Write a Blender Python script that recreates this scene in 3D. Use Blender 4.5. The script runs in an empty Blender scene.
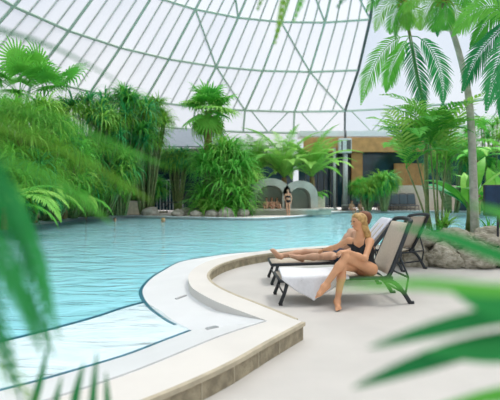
import bpy, bmesh, math, random
import numpy as np
from mathutils.bvhtree import BVHTree
from mathutils import Vector, Matrix, Euler, noise
R = math.radians
C = bpy.context.scene.collection
rnd = random.Random(7)
F = 450.0; H = 1.4; HY = 195.0          # focal in px of a 500x400 frame, eye height, horizon row

def P(px, py, Y):
    "world point seen at (px, py) when it stands Y metres away"
    return Vector(((px-250)/F*Y, Y, H-(py-HY)/F*Y))

# ------------------------------------------------------------------ helpers
class MB:
    def __init__(s): s.v = []; s.f = []
    def add(s, vs, fs):
        o = len(s.v); s.v += [tuple(v) for v in vs]; s.f += [tuple(i+o for i in f) for f in fs]
    def box(s, c, d, rz=0, ry=0, rx=0, bev=0):
        m = Matrix.Translation(Vector(c)) @ Euler((rx, ry, rz)).to_matrix().to_4x4()
        bm = bmesh.new(); bmesh.ops.create_cube(bm, size=1)
        bmesh.ops.scale(bm, vec=Vector(d), verts=bm.verts)
        if bev: bmesh.ops.bevel(bm, geom=bm.edges[:], offset=bev, segments=2, affect='EDGES', profile=.6)
        bm.verts.index_update()
        s.add([m @ v.co for v in bm.verts], [[v.index for v in f.verts] for f in bm.faces]); bm.free()
    def tube(s, pts, r, n=8, cap=True):
        pts = [Vector(p) for p in pts]
        rs = r if isinstance(r, (list, tuple)) else [r]*len(pts)
        vs = []; fs = []
        up = None
        for i, p in enumerate(pts):
            t = (pts[min(i+1, len(pts)-1)]-pts[max(i-1, 0)]).normalized()
            if up is None: up = Vector((0, 0, 1)) if abs(t.z) < .9 else Vector((1, 0, 0))
            a = t.cross(up)
            if a.length < 1e-4: a = t.cross(Vector((0, 1, 0)))
            a.normalize(); b = a.cross(t).normalized(); up = b
            for k in range(n):
                w = 2*math.pi*k/n
                vs.append(p+(a*math.cos(w)+b*math.sin(w))*rs[i])
        for i in range(len(pts)-1):
            for k in range(n):
                fs.append((i*n+k, i*n+(k+1) % n, (i+1)*n+(k+1) % n, (i+1)*n+k))
        if cap:
            fs.append(tuple(range(n))[::-1]); fs.append(tuple((len(pts)-1)*n+k for k in range(n)))
        s.add(vs, fs)
    def ribbon(s, pts, ws, sides, fold=.25):
        "leaf blade: three points across, folded along its middle"
        vs = []; fs = []
        for i, p in enumerate(pts):
            t = (pts[min(i+1, len(pts)-1)]-pts[max(i-1, 0)])
            sd = sides[i] if isinstance(sides, list) else sides
            nrm = sd.cross(t)
            if nrm.length > 1e-6: nrm.normalize()
            w = ws[i]
            vs += [p+sd*w+nrm*w*fold, p, p-sd*w+nrm*w*fold]
        for i in range(len(pts)-1):
            a = i*3
            fs += [(a, a+1, a+4, a+3), (a+1, a+2, a+5, a+4)]
        s.add(vs, fs)
    def prism(s, poly, z0, z1):
        n = len(poly)
        vs = [(x, y, z0) for x, y in poly]+[(x, y, z1) for x, y in poly]
        fs = [tuple(range(n, 2*n)), tuple(range(n))[::-1]]+[(i, (i+1) % n, n+(i+1) % n, n+i) for i in range(n)]
        s.add(vs, fs)
    def build(s, name, mat, parent=None, smooth=False, loc=None):
        m = bpy.data.meshes.new(name); m.from_pydata(s.v, [], s.f)
        bm = bmesh.new(); bm.from_mesh(m)
        bmesh.ops.recalc_face_normals(bm, faces=bm.faces[:]); bm.to_mesh(m); bm.free()
        if smooth: m.polygons.foreach_set('use_smooth', [True]*len(m.polygons))
        if mat: m.materials.append(mat)
        return link(name, m, parent, loc)
    def mesh(s, name, mat, smooth=False):
        m = bpy.data.meshes.new(name); m.from_pydata(s.v, [], s.f)
        if smooth: m.polygons.foreach_set('use_smooth', [True]*len(m.polygons))
        m.materials.append(mat); return m
def link(name, m, parent=None, loc=None, rot=None, sc=None):
    o = bpy.data.objects.new(name, m); C.objects.link(o)
    if parent: o.parent = parent
    if loc is not None: o.location = loc
    if rot is not None: o.rotation_euler = rot
    if sc is not None: o.scale = (sc, sc, sc) if not hasattr(sc, '__len__') else sc
    return o
def tag(o, label, cat, group=None, kind=None):
    o['label'] = label; o['category'] = cat
    if group: o['group'] = group
    if kind: o['kind'] = kind
    return o
def thing(name, label, cat, loc=(0, 0, 0), rz=0, group=None):
    o = bpy.data.objects.new(name, None); C.objects.link(o); o.empty_display_size = .2
    o.location = loc; o.rotation_euler = (0, 0, rz)
    return tag(o, label, cat, group)
def struct(o, label=None, cat=None):
    o['kind'] = 'structure'
    if label: o['label'] = label; o['category'] = cat
    return o
def copy_tree(o, parent=None):
    c = o.copy(); C.objects.link(c)
    if parent: c.parent = parent
    for ch in list(o.children): copy_tree(ch, c)
    return c
def spline(pts, n=8, closed=False):
    pts = [Vector(p) for p in pts]; out = []
    N = len(pts)
    for i in range(N-1):
        p0 = pts[max(i-1, 0)]; p1 = pts[i]; p2 = pts[i+1]; p3 = pts[min(i+2, N-1)]
        for k in range(n):
            t = k/n
            out.append(.5*((2*p1)+(p2-p0)*t+(2*p0-5*p1+4*p2-p3)*t*t+(3*p1-p0-3*p2+p3)*t**3))
    out.append(pts[-1]); return out
def resample(pts, n):
    d = [0]
    for a, b in zip(pts, pts[1:]): d.append(d[-1]+(b-a).length)
    out = []; j = 0
    for i in range(n):
        s = d[-1]*i/(n-1)
        while j < len(pts)-2 and d[j+1] < s: j += 1
        u = (s-d[j])/max(1e-9, d[j+1]-d[j]); out.append(pts[j].lerp(pts[j+1], min(1, u)))
    return out

# ------------------------------------------------------------------ materials
def mat(name, col, rough=.6, metal=0, var=.12, scale=6, bump=0, bscale=30, spec=.4, col2=None):
    m = bpy.data.materials.new(name); m.use_nodes = True
    nt = m.node_tree; b = nt.nodes['Principled BSDF']
    b.inputs['Roughness'].default_value = rough; b.inputs['Metallic'].default_value = metal
    b.inputs['Specular IOR Level'].default_value = spec
    tc = nt.nodes.new('ShaderNodeTexCoord')
    n = nt.nodes.new('ShaderNodeTexNoise'); n.inputs['Scale'].default_value = scale; n.inputs['Detail'].default_value = 4
    nt.links.new(tc.outputs['Object'], n.inputs['Vector'])
    r = nt.nodes.new('ShaderNodeValToRGB')
    c2 = col2 or tuple(min(1, c*(1+var)) for c in col)
    c1 = tuple(c*(1-var) for c in col) if not col2 else col
    r.color_ramp.elements[0].color = (*c1, 1); r.color_ramp.elements[1].color = (*c2, 1)
    r.color_ramp.elements[0].position = .35; r.color_ramp.elements[1].position = .65
    nt.links.new(n.outputs['Fac'], r.inputs['Fac']); nt.links.new(r.outputs['Color'], b.inputs['Base Color'])
    if bump:
        n2 = nt.nodes.new('ShaderNodeTexNoise'); n2.inputs['Scale'].default_value = bscale; n2.inputs['Detail'].default_value = 5
        nt.links.new(tc.outputs['Object'], n2.inputs['Vector'])
        bp = nt.nodes.new('ShaderNodeBump'); bp.inputs['Strength'].default_value = bump; bp.inputs['Distance'].default_value = .05
        nt.links.new(n2.outputs['Fac'], bp.inputs['Height']); nt.links.new(bp.outputs['Normal'], b.inputs['Normal'])
    return m
def leaf_mat(name, a, b_, trans=.35, rough=.45):
    "leaf: colour varies from frond to frond, some light comes through"
    m = bpy.data.materials.new(name); m.use_nodes = True; nt = m.node_tree
    b = nt.nodes['Principled BSDF']; out = nt.nodes['Material Output']
    oi = nt.nodes.new('ShaderNodeObjectInfo'); tc = nt.nodes.new('ShaderNodeTexCoord')
    n = nt.nodes.new('ShaderNodeTexNoise'); n.inputs['Scale'].default_value = 3
    nt.links.new(tc.outputs['Object'], n.inputs['Vector'])
    ad = nt.nodes.new('ShaderNodeMath'); ad.operation = 'MULTIPLY_ADD'
    ad.inputs[1].default_value = .55
    nt.links.new(oi.outputs['Random'], ad.inputs[0])
    sc = nt.nodes.new('ShaderNodeMath'); sc.operation = 'MULTIPLY_ADD'; sc.inputs[1].default_value = .9; sc.inputs[2].default_value = -.22
    nt.links.new(n.outputs['Fac'], sc.inputs[0]); nt.links.new(sc.outputs[0], ad.inputs[2])
    r = nt.nodes.new('ShaderNodeValToRGB')
    r.color_ramp.elements[0].color = (*a, 1); r.color_ramp.elements[1].color = (*b_, 1)
    nt.links.new(ad.outputs[0], r.inputs['Fac']); nt.links.new(r.outputs['Color'], b.inputs['Base Color'])
    b.inputs['Roughness'].default_value = rough; b.inputs['Specular IOR Level'].default_value = .18
    t = nt.nodes.new('ShaderNodeBsdfTranslucent'); nt.links.new(r.outputs['Color'], t.inputs['Color'])
    mx = nt.nodes.new('ShaderNodeMixShader'); mx.inputs[0].default_value = trans
    nt.links.new(b.outputs[0], mx.inputs[1]); nt.links.new(t.outputs[0], mx.inputs[2]); nt.links.new(mx.outputs[0], out.inputs[0])
    return m
def brick_mat(name, c1, c2, mortar, scale, w=.5, h=.25, rough=.7, ms=.02):
    m = bpy.data.materials.new(name); m.use_nodes = True; nt = m.node_tree; b = nt.nodes['Principled BSDF']
    tc = nt.nodes.new('ShaderNodeTexCoord'); br = nt.nodes.new('ShaderNodeTexBrick')
    br.inputs['Color1'].default_value = (*c1, 1); br.inputs['Color2'].default_value = (*c2, 1); br.inputs['Mortar'].default_value = (*mortar, 1)
    br.inputs['Scale'].default_value = scale; br.inputs['Mortar Size'].default_value = ms
    br.inputs['Brick Width'].default_value = w; br.inputs['Row Height'].default_value = h
    nt.links.new(tc.outputs['Object'], br.inputs['Vector']); nt.links.new(br.outputs['Color'], b.inputs['Base Color'])
    b.inputs['Roughness'].default_value = rough; b.inputs['Specular IOR Level'].default_value = .3
    return m

M = {}
M['deck'] = mat('deck_stone', (.545, .52, .485), .7, var=.05, scale=1.3, bump=.06, bscale=60, spec=.25)
M['curb'] = mat('curb_stone', (.66, .63, .585), .7, var=.03, scale=2, spec=.25)
M['beach'] = mat('white_plaster', (.70, .71, .71), .5, var=.02, scale=2)
M['stoneface'] = mat('stone_face', (.33, .28, .19), .85, var=.25, scale=9, bump=.4, bscale=25)
M['lip'] = mat('coping_lip', (.46, .40, .29), .8, var=.12, scale=10)
M['tread'] = mat('step_tile', (.78, .84, .87), .5, var=.05, scale=3)
M['edge'] = mat('blue_tile', (.012, .13, .19), .3, var=.3, scale=20)
M['poolfloor'] = mat('pool_tile', (.22, .72, .82), .5, var=.08, scale=.5)
M['bank'] = mat('bank_stone', (.62, .58, .54), .8, var=.08, scale=.8)
M['soil'] = mat('soil', (.10, .12, .05), .95, var=.3, scale=2)
M['grate'] = mat('grate_grey', (.42, .42, .42), .6)
M['frame'] = mat('dome_steel', (.40, .50, .43), .5, var=.06)
M['framedark'] = mat('dome_rib_dark', (.07, .10, .10), .5, var=.06)
M['bar'] = mat('dome_bar', (.50, .55, .50), .5, var=.05)
M['timber'] = mat('timber', (.50, .27, .10), .6, var=.15, scale=2)
M['darkglass'] = mat('dark_glazing', (.02, .05, .07), .12, var=.4, scale=.8, spec=.6)
M['roofwhite'] = mat('roof_white', (.75, .76, .78), .6, var=.03)
M['roofgrey'] = mat('roof_grey', (.27, .31, .36), .5, var=.05)
M['beige'] = mat('beige_render', (.60, .52, .42), .8, var=.06)
M['concrete'] = mat('grotto_concrete', (.40, .40, .34), .8, var=.15, scale=1.2, bump=.2, bscale=8)
M['concretein'] = mat('grotto_inside', (.42, .45, .36), .8, var=.12, scale=1.2)
M['rock'] = mat('boulder_rock', (.27, .25, .18), .95, scale=3.5, col2=(.52, .48, .39), bump=1.0, bscale=7)
M['rockfar'] = mat('bank_rock', (.24, .23, .19), .9, scale=2, col2=(.48, .45, .39), bump=.5, bscale=5)
M['black'] = mat('black_frame', (.025, .03, .034), .45, var=.2)
M['greyframe'] = mat('grey_frame', (.10, .10, .10), .45, var=.2)
M['sling'] = mat('beige_sling', (.52, .45, .36), .8, var=.05, scale=40)
M['slinggrey'] = mat('grey_sling', (.09, .12, .14), .8, var=.05, scale=40)
M['navy'] = mat('navy_cloth', (.012, .035, .075), .8, var=.2)
M['towel'] = mat('white_towel', (.80, .80, .82), .95, var=.03, scale=30, bump=.35, bscale=120)
M['towelmauve'] = mat('lilac_towel', (.72, .72, .78), .95, var=.03, scale=30, bump=.3, bscale=120)
M['skin'] = mat('skin', (.63, .32, .17), .5, var=.07, scale=8, spec=.35)
M['skintan'] = mat('skin_tan', (.58, .33, .21), .5, var=.07, scale=8)
M['hairblond'] = mat('hair_blond', (.30, .16, .05), .5, scale=25, col2=(.60, .38, .14))
M['hairdark'] = mat('hair_dark', (.05, .025, .015), .5)
M['hairred'] = mat('hair_auburn', (.20, .07, .03), .5)
M['suit'] = mat('black_swimsuit', (.006, .008, .011), .6, var=.2)
M['suitred'] = mat('red_swimsuit', (.45, .05, .05), .6)
M['lip_red'] = mat('lips', (.50, .13, .10), .4)
M['eye'] = mat('eye_dark', (.03, .02, .02), .2)
M['trunk'] = mat('palm_trunk', (.38, .38, .32), .9, scale=7, col2=(.55, .54, .47), bump=.5, bscale=20)
M['trunkbrown'] = mat('palm_trunk_brown', (.22, .13, .06), .95, scale=7, col2=(.38, .24, .11), bump=.8, bscale=18)
M['cane'] = mat('cane_stem', (.10, .17, .05), .6, scale=7, col2=(.24, .27, .11))
M['dryfiber'] = mat('dry_fibre', (.42, .22, .05), .95, var=.3, scale=12)
M['lf'] = leaf_mat('palm_leaf', (.035, .32, .04), (.26, .70, .10), .30)
M['lfbright'] = leaf_mat('bright_leaf', (.11, .44, .045), (.46, .76, .16), .30)
M['lfteal'] = leaf_mat('deep_leaf', (.010, .20, .06), (.07, .44, .13), .25)
M['lffg'] = leaf_mat('foreground_leaf', (.006, .14, .04), (.04, .35, .08), .2)
M['lfolive'] = leaf_mat('olive_leaf', (.12, .34, .03), (.32, .56, .07), .30)
M['lampwhite'] = mat('lamp_white', (.62, .65, .66), .5)
M['steelpole'] = mat('pole_grey', (.45, .48, .48), .5)
M['pot'] = mat('pot_beige', (.60, .50, .36), .8)
M['teal_pl'] = mat('pale_teal_panel', (.30, .56, .52), .6)

def membrane(name, fac, tcol, dcol):
    m = bpy.data.materials.new(name); m.use_nodes = True; nt = m.node_tree
    nt.nodes.remove(nt.nodes['Principled BSDF']); out = nt.nodes['Material Output']
    t = nt.nodes.new('ShaderNodeBsdfTransparent'); t.inputs[0].default_value = (*tcol, 1)
    d = nt.nodes.new('ShaderNodeBsdfTranslucent'); d.inputs[0].default_value = (*dcol, 1)
    mx = nt.nodes.new('ShaderNodeMixShader'); mx.inputs[0].default_value = fac
    nt.links.new(t.outputs[0], mx.inputs[1]); nt.links.new(d.outputs[0], mx.inputs[2]); nt.links.new(mx.outputs[0], out.inputs[0])
    return m
M['membrane'] = membrane('milky_foil', .34, (.94, .92, .915), (.78, .78, .80))
M['clear'] = membrane('clear_foil', .10, (.96, .98, 1.0), (.9, .93, .97))
def water_mat():
    m = bpy.data.materials.new('pool_water'); m.use_nodes = True; nt = m.node_tree
    nt.nodes.remove(nt.nodes['Principled BSDF']); out = nt.nodes['Material Output']
    t = nt.nodes.new('ShaderNodeBsdfTransparent'); t.inputs[0].default_value = (.80, .955, .975, 1)
    g = nt.nodes.new('ShaderNodeBsdfGlossy'); g.inputs['Roughness'].default_value = .04
    g.inputs['Color'].default_value = (.92, .97, 1, 1)
    fr = nt.nodes.new('ShaderNodeFresnel'); fr.inputs['IOR'].default_value = 1.22
    tc = nt.nodes.new('ShaderNodeTexCoord'); mp = nt.nodes.new('ShaderNodeMapping'); mp.inputs['Scale'].default_value = (.7, 1.5, 1)
    n = nt.nodes.new('ShaderNodeTexNoise'); n.inputs['Scale'].default_value = 1.6; n.inputs['Detail'].default_value = 5; n.inputs['Distortion'].default_value = .7
    bp = nt.nodes.new('ShaderNodeBump'); bp.inputs['Strength'].default_value = .6; bp.inputs['Distance'].default_value = .11
    L = nt.links.new
    L(tc.outputs['Object'], mp.inputs['Vector']); L(mp.outputs[0], n.inputs['Vector']); L(n.outputs['Fac'], bp.inputs['Height'])
    L(bp.outputs[0], g.inputs['Normal']); L(bp.outputs[0], fr.inputs['Normal'])
    df = nt.nodes.new('ShaderNodeBsdfDiffuse'); df.inputs[0].default_value = (.44, .87, .94, 1)
    body = nt.nodes.new('ShaderNodeMixShader'); body.inputs[0].default_value = .62; L(t.outputs[0], body.inputs[1]); L(df.outputs[0], body.inputs[2])
    mx = nt.nodes.new('ShaderNodeMixShader'); L(fr.outputs[0], mx.inputs[0]); L(body.outputs[0], mx.inputs[1]); L(g.outputs[0], mx.inputs[2])
    L(mx.outputs[0], out.inputs[0]); return m
M['water'] = water_mat()

# ------------------------------------------------------------------ setting: pool, decks, banks
WZ = -.03; CT = .17
b = MB(); b.add([(-40, -8, -1.3), (45, -8, -1.3), (45, 60, -1.3), (-40, 60, -1.3)], [(0, 1, 2, 3)])
struct(b.build('floor_pool', M['poolfloor']))
STEP_POLY = []
w = MB(); w.add([(-30, -4, WZ), (40, -4, WZ), (40, 48, WZ), (-30, 48, WZ)], [(0, 1, 2, 3)])
w = w.build('pool_water', M['water']); tag(w, 'rippling turquoise water filling the curved swimming pool', 'water', kind='stuff')

V2 = lambda pts: [Vector((x, y, 0)) for x, y in pts]
inner = V2([(.51, 4.36), (.05, 5.15), (-.22, 5.6), (-.46, 6.1), (-.61, 6.6), (-.66, 7.1), (-.60, 7.7), (-.44, 8.26), (-.15, 8.85), (.27, 9.38), (.9, 9.95), (2.05, 10.62), (3.3, 10.85), (4.6, 10.9)])
outer = V2([(.176, 4.39), (-.28, 5.03), (-.52, 5.43), (-.76, 5.95), (-.88, 6.45), (-.95, 7.05), (-.91, 7.75), (-.75, 8.45), (-.43, 9.07), (.02, 9.63), (.7, 10.25), (1.95, 10.95), (3.25, 11.2), (4.6, 11.25)])
NS = 90
inn = resample(spline(inner), NS); out_ = resample(spline(outer), NS)
near_out = spline(V2([(.51, 4.36), (.15, 3.80), (-.2, 3.24), (-.66, 2.68), (-1.3, 2.05), (-2.2, 1.3), (-3.6, .3)]))
near_in = spline(V2([(.176, 4.39), (-.26, 3.9), (-.85, 3.07), (-1.5, 2.42), (-2.4, 1.7), (-3.8, .75)]))
# lower deck (the loungers stand on it)
poly = [(p.x, p.y) for p in inn[::-1]]+[(p.x, p.y) for p in near_out[1:]]+[(-3.6, -4), (22, -4), (22, 10.9)]
b = MB(); b.prism(poly, -1.3, 0); struct(b.build('floor_deck', M['deck']))
# raised curb ring
def wall_strip(a, c, z0, z1):
    m = MB(); n = len(a); vs = []
    for p, q in zip(a, c): vs += [(p.x, p.y, z0), (p.x, p.y, z1), (q.x, q.y, z1), (q.x, q.y, z0)]
    fs = []
    for i in range(n-1):
        for k in range(4): fs.append((i*4+k, i*4+(k+1) % 4, i*4+4+(k+1) % 4, i*4+4+k))
    fs += [(0, 1, 2, 3), ((n-1)*4+3, (n-1)*4+2, (n-1)*4+1, (n-1)*4)]
    m.add(vs, fs); return m
struct(wall_strip(inn, out_, -1.3, CT).build('wall_curb', M['curb']))
no = resample(near_out, 50); ni = resample(near_in, 50)
struct(wall_strip(no, ni, -1.3, CT).build('wall_coping', M['curb']))
def facing(line, z0, z1, off, m, name, side=1):
    b = MB(); vs = []; n = len(line)
    for i, p in enumerate(line):
        t = (line[min(i+1, n-1)]-line[max(i-1, 0)]).normalized(); nr = Vector((t.y, -t.x, 0))*side
        q = p+nr*off; r0 = p-nr*.01
        vs += [(r0.x, r0.y, z0), (r0.x, r0.y, z1), (q.x, q.y, z1), (q.x, q.y, z0)]
    fs = []
    for i in range(n-1):
        for k in range(4): fs.append((i*4+k, i*4+(k+1) % 4, i*4+4+(k+1) % 4, i*4+4+k))
    fs += [(0, 1, 2, 3), ((n-1)*4+3, (n-1)*4+2, (n-1)*4+1, (n-1)*4)]
    b.add(vs, fs); return struct(b.build(name, m))
facing(inn[1:], 0, CT-.035, .012, M['stoneface'], 'trim_1')
facing(inn[1:], CT-.035, CT+.002, .03, M['lip'], 'trim_2')
facing(no, -.02, CT-.032, .006, M['stoneface'], 'trim_3', -1)
facing(no, CT-.032, CT+.002, .03, M['lip'], 'trim_4', -1)
# stone joints of the coping face
b = MB()
for i in range(4, 48, 3):
    t = (no[i+1]-no[i-1]).normalized(); nr = Vector((t.y, -t.x, 0))*-1
    p = no[i]+nr*.008
    b.box((p.x, p.y, .066), (.012, .006, .13), rz=math.atan2(t.y, t.x))
struct(b.build('trim_5', M['lip']))
# white beach sloping into the water
wl = [(-.63, 4.73), (-.865, 4.99), (-1.06, 5.3), (-1.3, 5.75), (-1.54, 6.37), (-1.66, 6.92), (-1.70, 7.66), (-1.66, 8.36), (-1.49, 9.6), (-1.04, 10.3), (-.45, 10.95), (.5, 11.45), (1.9, 11.6), (3.25, 11.6), (4.6, 11.6)]
wls = resample(spline(V2(wl)), NS)
b = MB(); vs = []; fs = []; K = 6
for i in range(NS):
    s = i/(NS-1); foot = CT-.105*min(1, s/.09)
    for k in range(K+1):
        u = k/K; p = out_[i].lerp(wls[i], u); vs.append((p.x, p.y, foot+(WZ+.004-foot)*u**.85))
    vs.append((wls[i].x, wls[i].y, -1.3))
for i in range(NS-1):
    for k in range(K+1):
        a = i*(K+2)+k; fs.append((a, a+1, a+K+3, a+K+2))
b.add(vs, fs)
l1 = [(-.63, 4.73), (-.86, 4.38), (-1.11, 4.0), (-1.42, 3.66), (-1.63, 3.44), (-1.82, 3.28), (-2.7, 2.5), (-4.2, 1.4)]
l1s = resample(spline(V2(l1)), 50)
vs = []; fs = []
for i in range(50):
    for k in range(K+1):
        u = k/K; p = ni[i].lerp(l1s[i], u); vs.append((p.x, p.y, CT+(WZ+.004-CT)*u))
    vs.append((l1s[i].x, l1s[i].y, -1.3))
for i in range(49):
    for k in range(K+1):
        a = i*(K+2)+k; fs.append((a, a+1, a+K+3, a+K+2))
b.add(vs, fs); beach_tree = BVHTree.FromPolygons(b.v, b.f); struct(b.build('floor_beach', M['beach'], smooth=False))
# first step under water and the dark tile lines along every edge
l2 = [(-1.40, 5.97), (-1.61, 5.65), (-1.77, 5.3), (-2.0, 4.92), (-2.42, 4.36), (-3.3, 3.5), (-5, 2.2)]
l2s = resample(spline(V2(l2)), 50)
b = MB(); b.prism([(p.x, p.y) for p in l1s]+[(p.x, p.y) for p in l2s[::-1]]+[(-1.25, 5.75), (-1.0, 5.35), (-.8, 5.05)], -1.3, -.024)
struct(b.build('floor_step', M['tread']))
M['shallow'] = M['water'].copy(); M['shallow'].name = 'shallow_water'
for nd in M['shallow'].node_tree.nodes:
    if nd.type == 'MIX_SHADER' and not nd.inputs[0].is_linked: nd.inputs[0].default_value = .05
    if nd.type == 'BSDF_TRANSPARENT': nd.inputs[0].default_value = (.955, .985, .99, 1)
def line_strip(line, w_, z, name, m=M['edge']):
    b = MB(); vs = []; n = len(line); fs = []
    for i, p in enumerate(line):
        t = (line[min(i+1, n-1)]-line[max(i-1, 0)]).normalized(); nr = Vector((t.y, -t.x, 0))
        ww = w_(i/(n-1)) if callable(w_) else w_
        q = p+nr*ww/2; r_ = p-nr*ww/2
        vs += [(q.x, q.y, z), (r_.x, r_.y, z), (q.x, q.y, z-.03), (r_.x, r_.y, z-.03)]
    for i in range(n-1):
        a = i*4; fs += [(a, a+1, a+5, a+4), (a+2, a, a+4, a+6), (a+1, a+3, a+7, a+5)]
    b.add(vs, fs); return struct(b.build(name, m))
b = MB(); pp = [(p.x, p.y) for p in l1s]+[(p.x, p.y) for p in l2s[::-1]]+[(-1.25, 5.75), (-1.0, 5.35), (-.8, 5.05)]
b.add([(x, y, -.014) for x, y in pp], [tuple(range(len(pp)))]); o = b.build('shallow_water', M['shallow']); tag(o, 'clear shallow water film over the pale entry step', 'water', kind='stuff')
line_strip(wls[2:], lambda s: .052*max(.3, 1-abs(s-.16)*2.2), WZ+.012, 'trim_6')
line_strip(l1s, .035, WZ+.012, 'trim_7'); line_strip([p+Vector((.10, -.06, 0)) for p in l1s[1:]], .012, -.005, 'trim_8', M['grate'])
line_strip(l2s, .035, -.010, 'trim_9')
line_strip([a.lerp(c, .03) for a, c in zip(ni, l1s)], .016, CT+.0, 'trim_10', M['grate'])
for i, (px, py, z, ang, wd, lab) in enumerate([(212, 323, .085, -.12, .12, 'small square grey drain grate in the white ramp'), (181, 297, .045, .15, .16, 'pale narrow drain slot in the white beach ledge')]):
    Y = F*(H-z)/(py-HY); p = P(px, py, Y); hit, nrm, _, _ = beach_tree.ray_cast(Vector((p.x, p.y, 1)), Vector((0, 0, -1)))
    t = thing('drain_grate', lab, 'drain', hit-nrm*.006, ang); t.rotation_euler = (nrm.to_track_quat('Z', 'Y').to_matrix() @ Matrix.Rotation(ang+R(60), 3, 'Z')).to_euler()
    b = MB(); b.box((0, 0, .004), (wd, .12 if i == 0 else .05, .02)); b.build('frame', M['grate'], t)
    b = MB()
    for k in range(6): b.box((-wd*.4+k*wd*.16, 0, .016), (.008, .10 if i == 0 else .04, .006))
    b.build('slats', M['steelpole'], t)

# far banks
bank = spline(V2([(-34, 15), (-16, 12), (-11.5, 16), (-10.2, 21), (-9.8, 26), (-8.2, 28.4), (-6.2, 27.6), (-2.9, 26.2), (-.5, 25.3), (1.1, 25.6), (3.0, 28.0), (5.0, 32), (7.0, 35.2), (10, 36.4), (16, 36.4), (26, 34), (40, 30)]))
poly = [(p.x, p.y) for p in bank]+[(42, 60), (-42, 60)]
b = MB(); b.prism(poly, -1.3, .10); struct(b.build('floor_bank', M['bank']))
line_strip(bank, .35, .125, 'trim_11', M['roofwhite'])
b = MB(); b.prism([(p.x-.6, p.y+.8) for p in bank[:40]]+[(-6.0, 33), (-34, 40)], .02, .22); struct(b.build('ground', M['soil']))
# right-hand planter behind the boulder wall
b = MB(); b.prism([(3.7, 9.15), (14, 8.4), (15, 11.2), (9, 11.8), (4.6, 11.5), (3.6, 10.6)], -1.3, .5); struct(b.build('floor_planter', M['soil']))

# ------------------------------------------------------------------ setting: dome
DC = Vector((4.7, 19.5, 0)); N = 29; ST = 360/N
rings = [(20.5, 8.8), (18.5, 11.8), (16.0, 15.0), (12.4, 18.0), (8.0, 20.3), (3.0, 21.5)]
def node(j, v, frac=0):
    r, z = rings[v]; th = R(-14.5+ST*(j+frac)+3.2*v)
    return DC+Vector((r*math.sin(th), r*math.cos(th), z))
milky = MB(); clear = MB(); main = MB(); minor = MB(); dark = MB()
CLEAR = range(2, 10)
def eave(j):
    th = R(-14.5+ST*j); return DC+Vector((21.2*math.sin(th), 21.2*math.cos(th), 7.0))
for v in range(len(rings)-1):
    for j in range(N):
        a, c, d, e = node(j, v), node(j+1, v), node(j+1, v+1), node(j, v+1)
        (clear if j in CLEAR else milky).add([a, c, d, e], [(0, 1, 2, 3)])
        if j not in range(3, 10): (dark if j == 2 else main).tube([a, e], .10 if j != 2 else .12, 6)
        if v == 0 or j not in CLEAR: main.tube([a, c], .095, 6)
        if j not in CLEAR and v < 4:
            for q in (1, 2, 3): minor.tube([node(j, v, q/4), node(j, v+1, q/4)], .062, 5)
for j in range(N): main.tube([node(j, 5), node(j+1, 5)], .1, 6)
milky.add([node(j, 5) for j in range(N)]+[DC+Vector((0, 0, 21.7))], [(j, (j+1) % N, N) for j in range(N)])
for (j, v) in ((1, 0), (0, 1), (3, 0), (2, 1), (-1, 2), (1, 2), (3, 2)):   # braces leaning the other way
    pass
for k in (0, 2):                                      # C(k-1) -> B(k-1) -> A(k)
    main.tube([node(k, 0), node(k-1, 1)], .075, 6); main.tube([node(k-1, 1), node(k-2, 2)], .075, 6)
    main.tube([node(k-2+1, 2), node(k-2, 3)], .075, 6)
main.tube([node(2, 2), node(1, 3)], .075, 6)
for j in range(N):
    e0, e1 = eave(j), eave(j+1); a0, a1 = node(j, 0), node(j+1, 0)
    (clear if j in CLEAR else milky).add([e0, e1, a1, a0], [(0, 1, 2, 3)])
    main.tube([e0, e1], .11, 6); (dark if j == 2 else main).tube([e0, a0], .09, 6)
    if j in (0, 1, 2, 3, 4, 5):
        m_ = (e0+e1)/2; main.tube([m_, a0.lerp(a1, .12)], .055, 5); main.tube([m_, a0.lerp(a1, .88)], .055, 5)
for o, nm, mt in ((milky, 'ceiling', 'membrane'), (clear, 'window_1', 'clear'), (main, 'trim_12', 'frame'), (minor, 'trim_13', 'bar'), (dark, 'trim_14', 'framedark')):
    struct(o.build(nm, M[mt]))
# outer wall under the eave ring
b = MB(); vs = []; fs = []
for j in range(N+1):
    th = R(-14.5+ST*j); x, y = DC.x+21.5*math.sin(th), DC.y+21.5*math.cos(th)
    vs += [(x, y, .05), (x, y, 5.0)]
fs = [(2*j, 2*j+2, 2*j+3, 2*j+1) for j in range(N) if j not in (1, 2, 3, 12, 13, 14, 15, 16, 17, 27)]
b.add(vs, fs); struct(b.build('wall_back', M['darkglass']))
b = MB(); b.add([(x, y, 5.0 if z < 1 else 7.0) for x, y, z in vs], fs); struct(b.build('window_2', M['membrane']))

# ------------------------------------------------------------------ annex buildings at the far side
def mesh_box(name, m, parent, c, d, **k):
    b = MB(); b.box(c, d, **k); return b.build(name, m, parent)
t = thing('annex_building', 'low annex with timber fascia and dark glazing behind the white pole', 'building', (10.5, 38.9, .1))
mesh_box('roof', M['roofwhite'], t, (1.5, .6, 6.55), (15.5, 2.0, .5), bev=.04)
mesh_box('fascia', M['timber'], t, (1.1, -.3, 5.6), (14.0, .4, 1.25), bev=.03)
mesh_box('glazing', M['darkglass'], t, (1.0, 1.0, 2.7), (14.4, .3, 5.0))
mesh_box('timber_post', M['timber'], t, (-1.2, .3, 3.3), (.95, .35, 3.3), bev=.03)
b = MB()
for k in range(16): b.box((2.3+k*.165, .3, 3.1), (.13, .12, 1.9))
b.box((3.5, .45, 3.1), (2.8, .15, 1.9)); b.build('slatted_wall', M['timber'], t)
mesh_box('plinth', M['beige'], t, (4.2, .1, 1.08), (7.2, .5, 2.1), bev=.03)
b = MB()
for k in range(9): b.box((-5.6+k*.55, .75, 2.7), (.07, .12, 5.0))
b.build('mullions', M['greyframe'], t)
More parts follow.
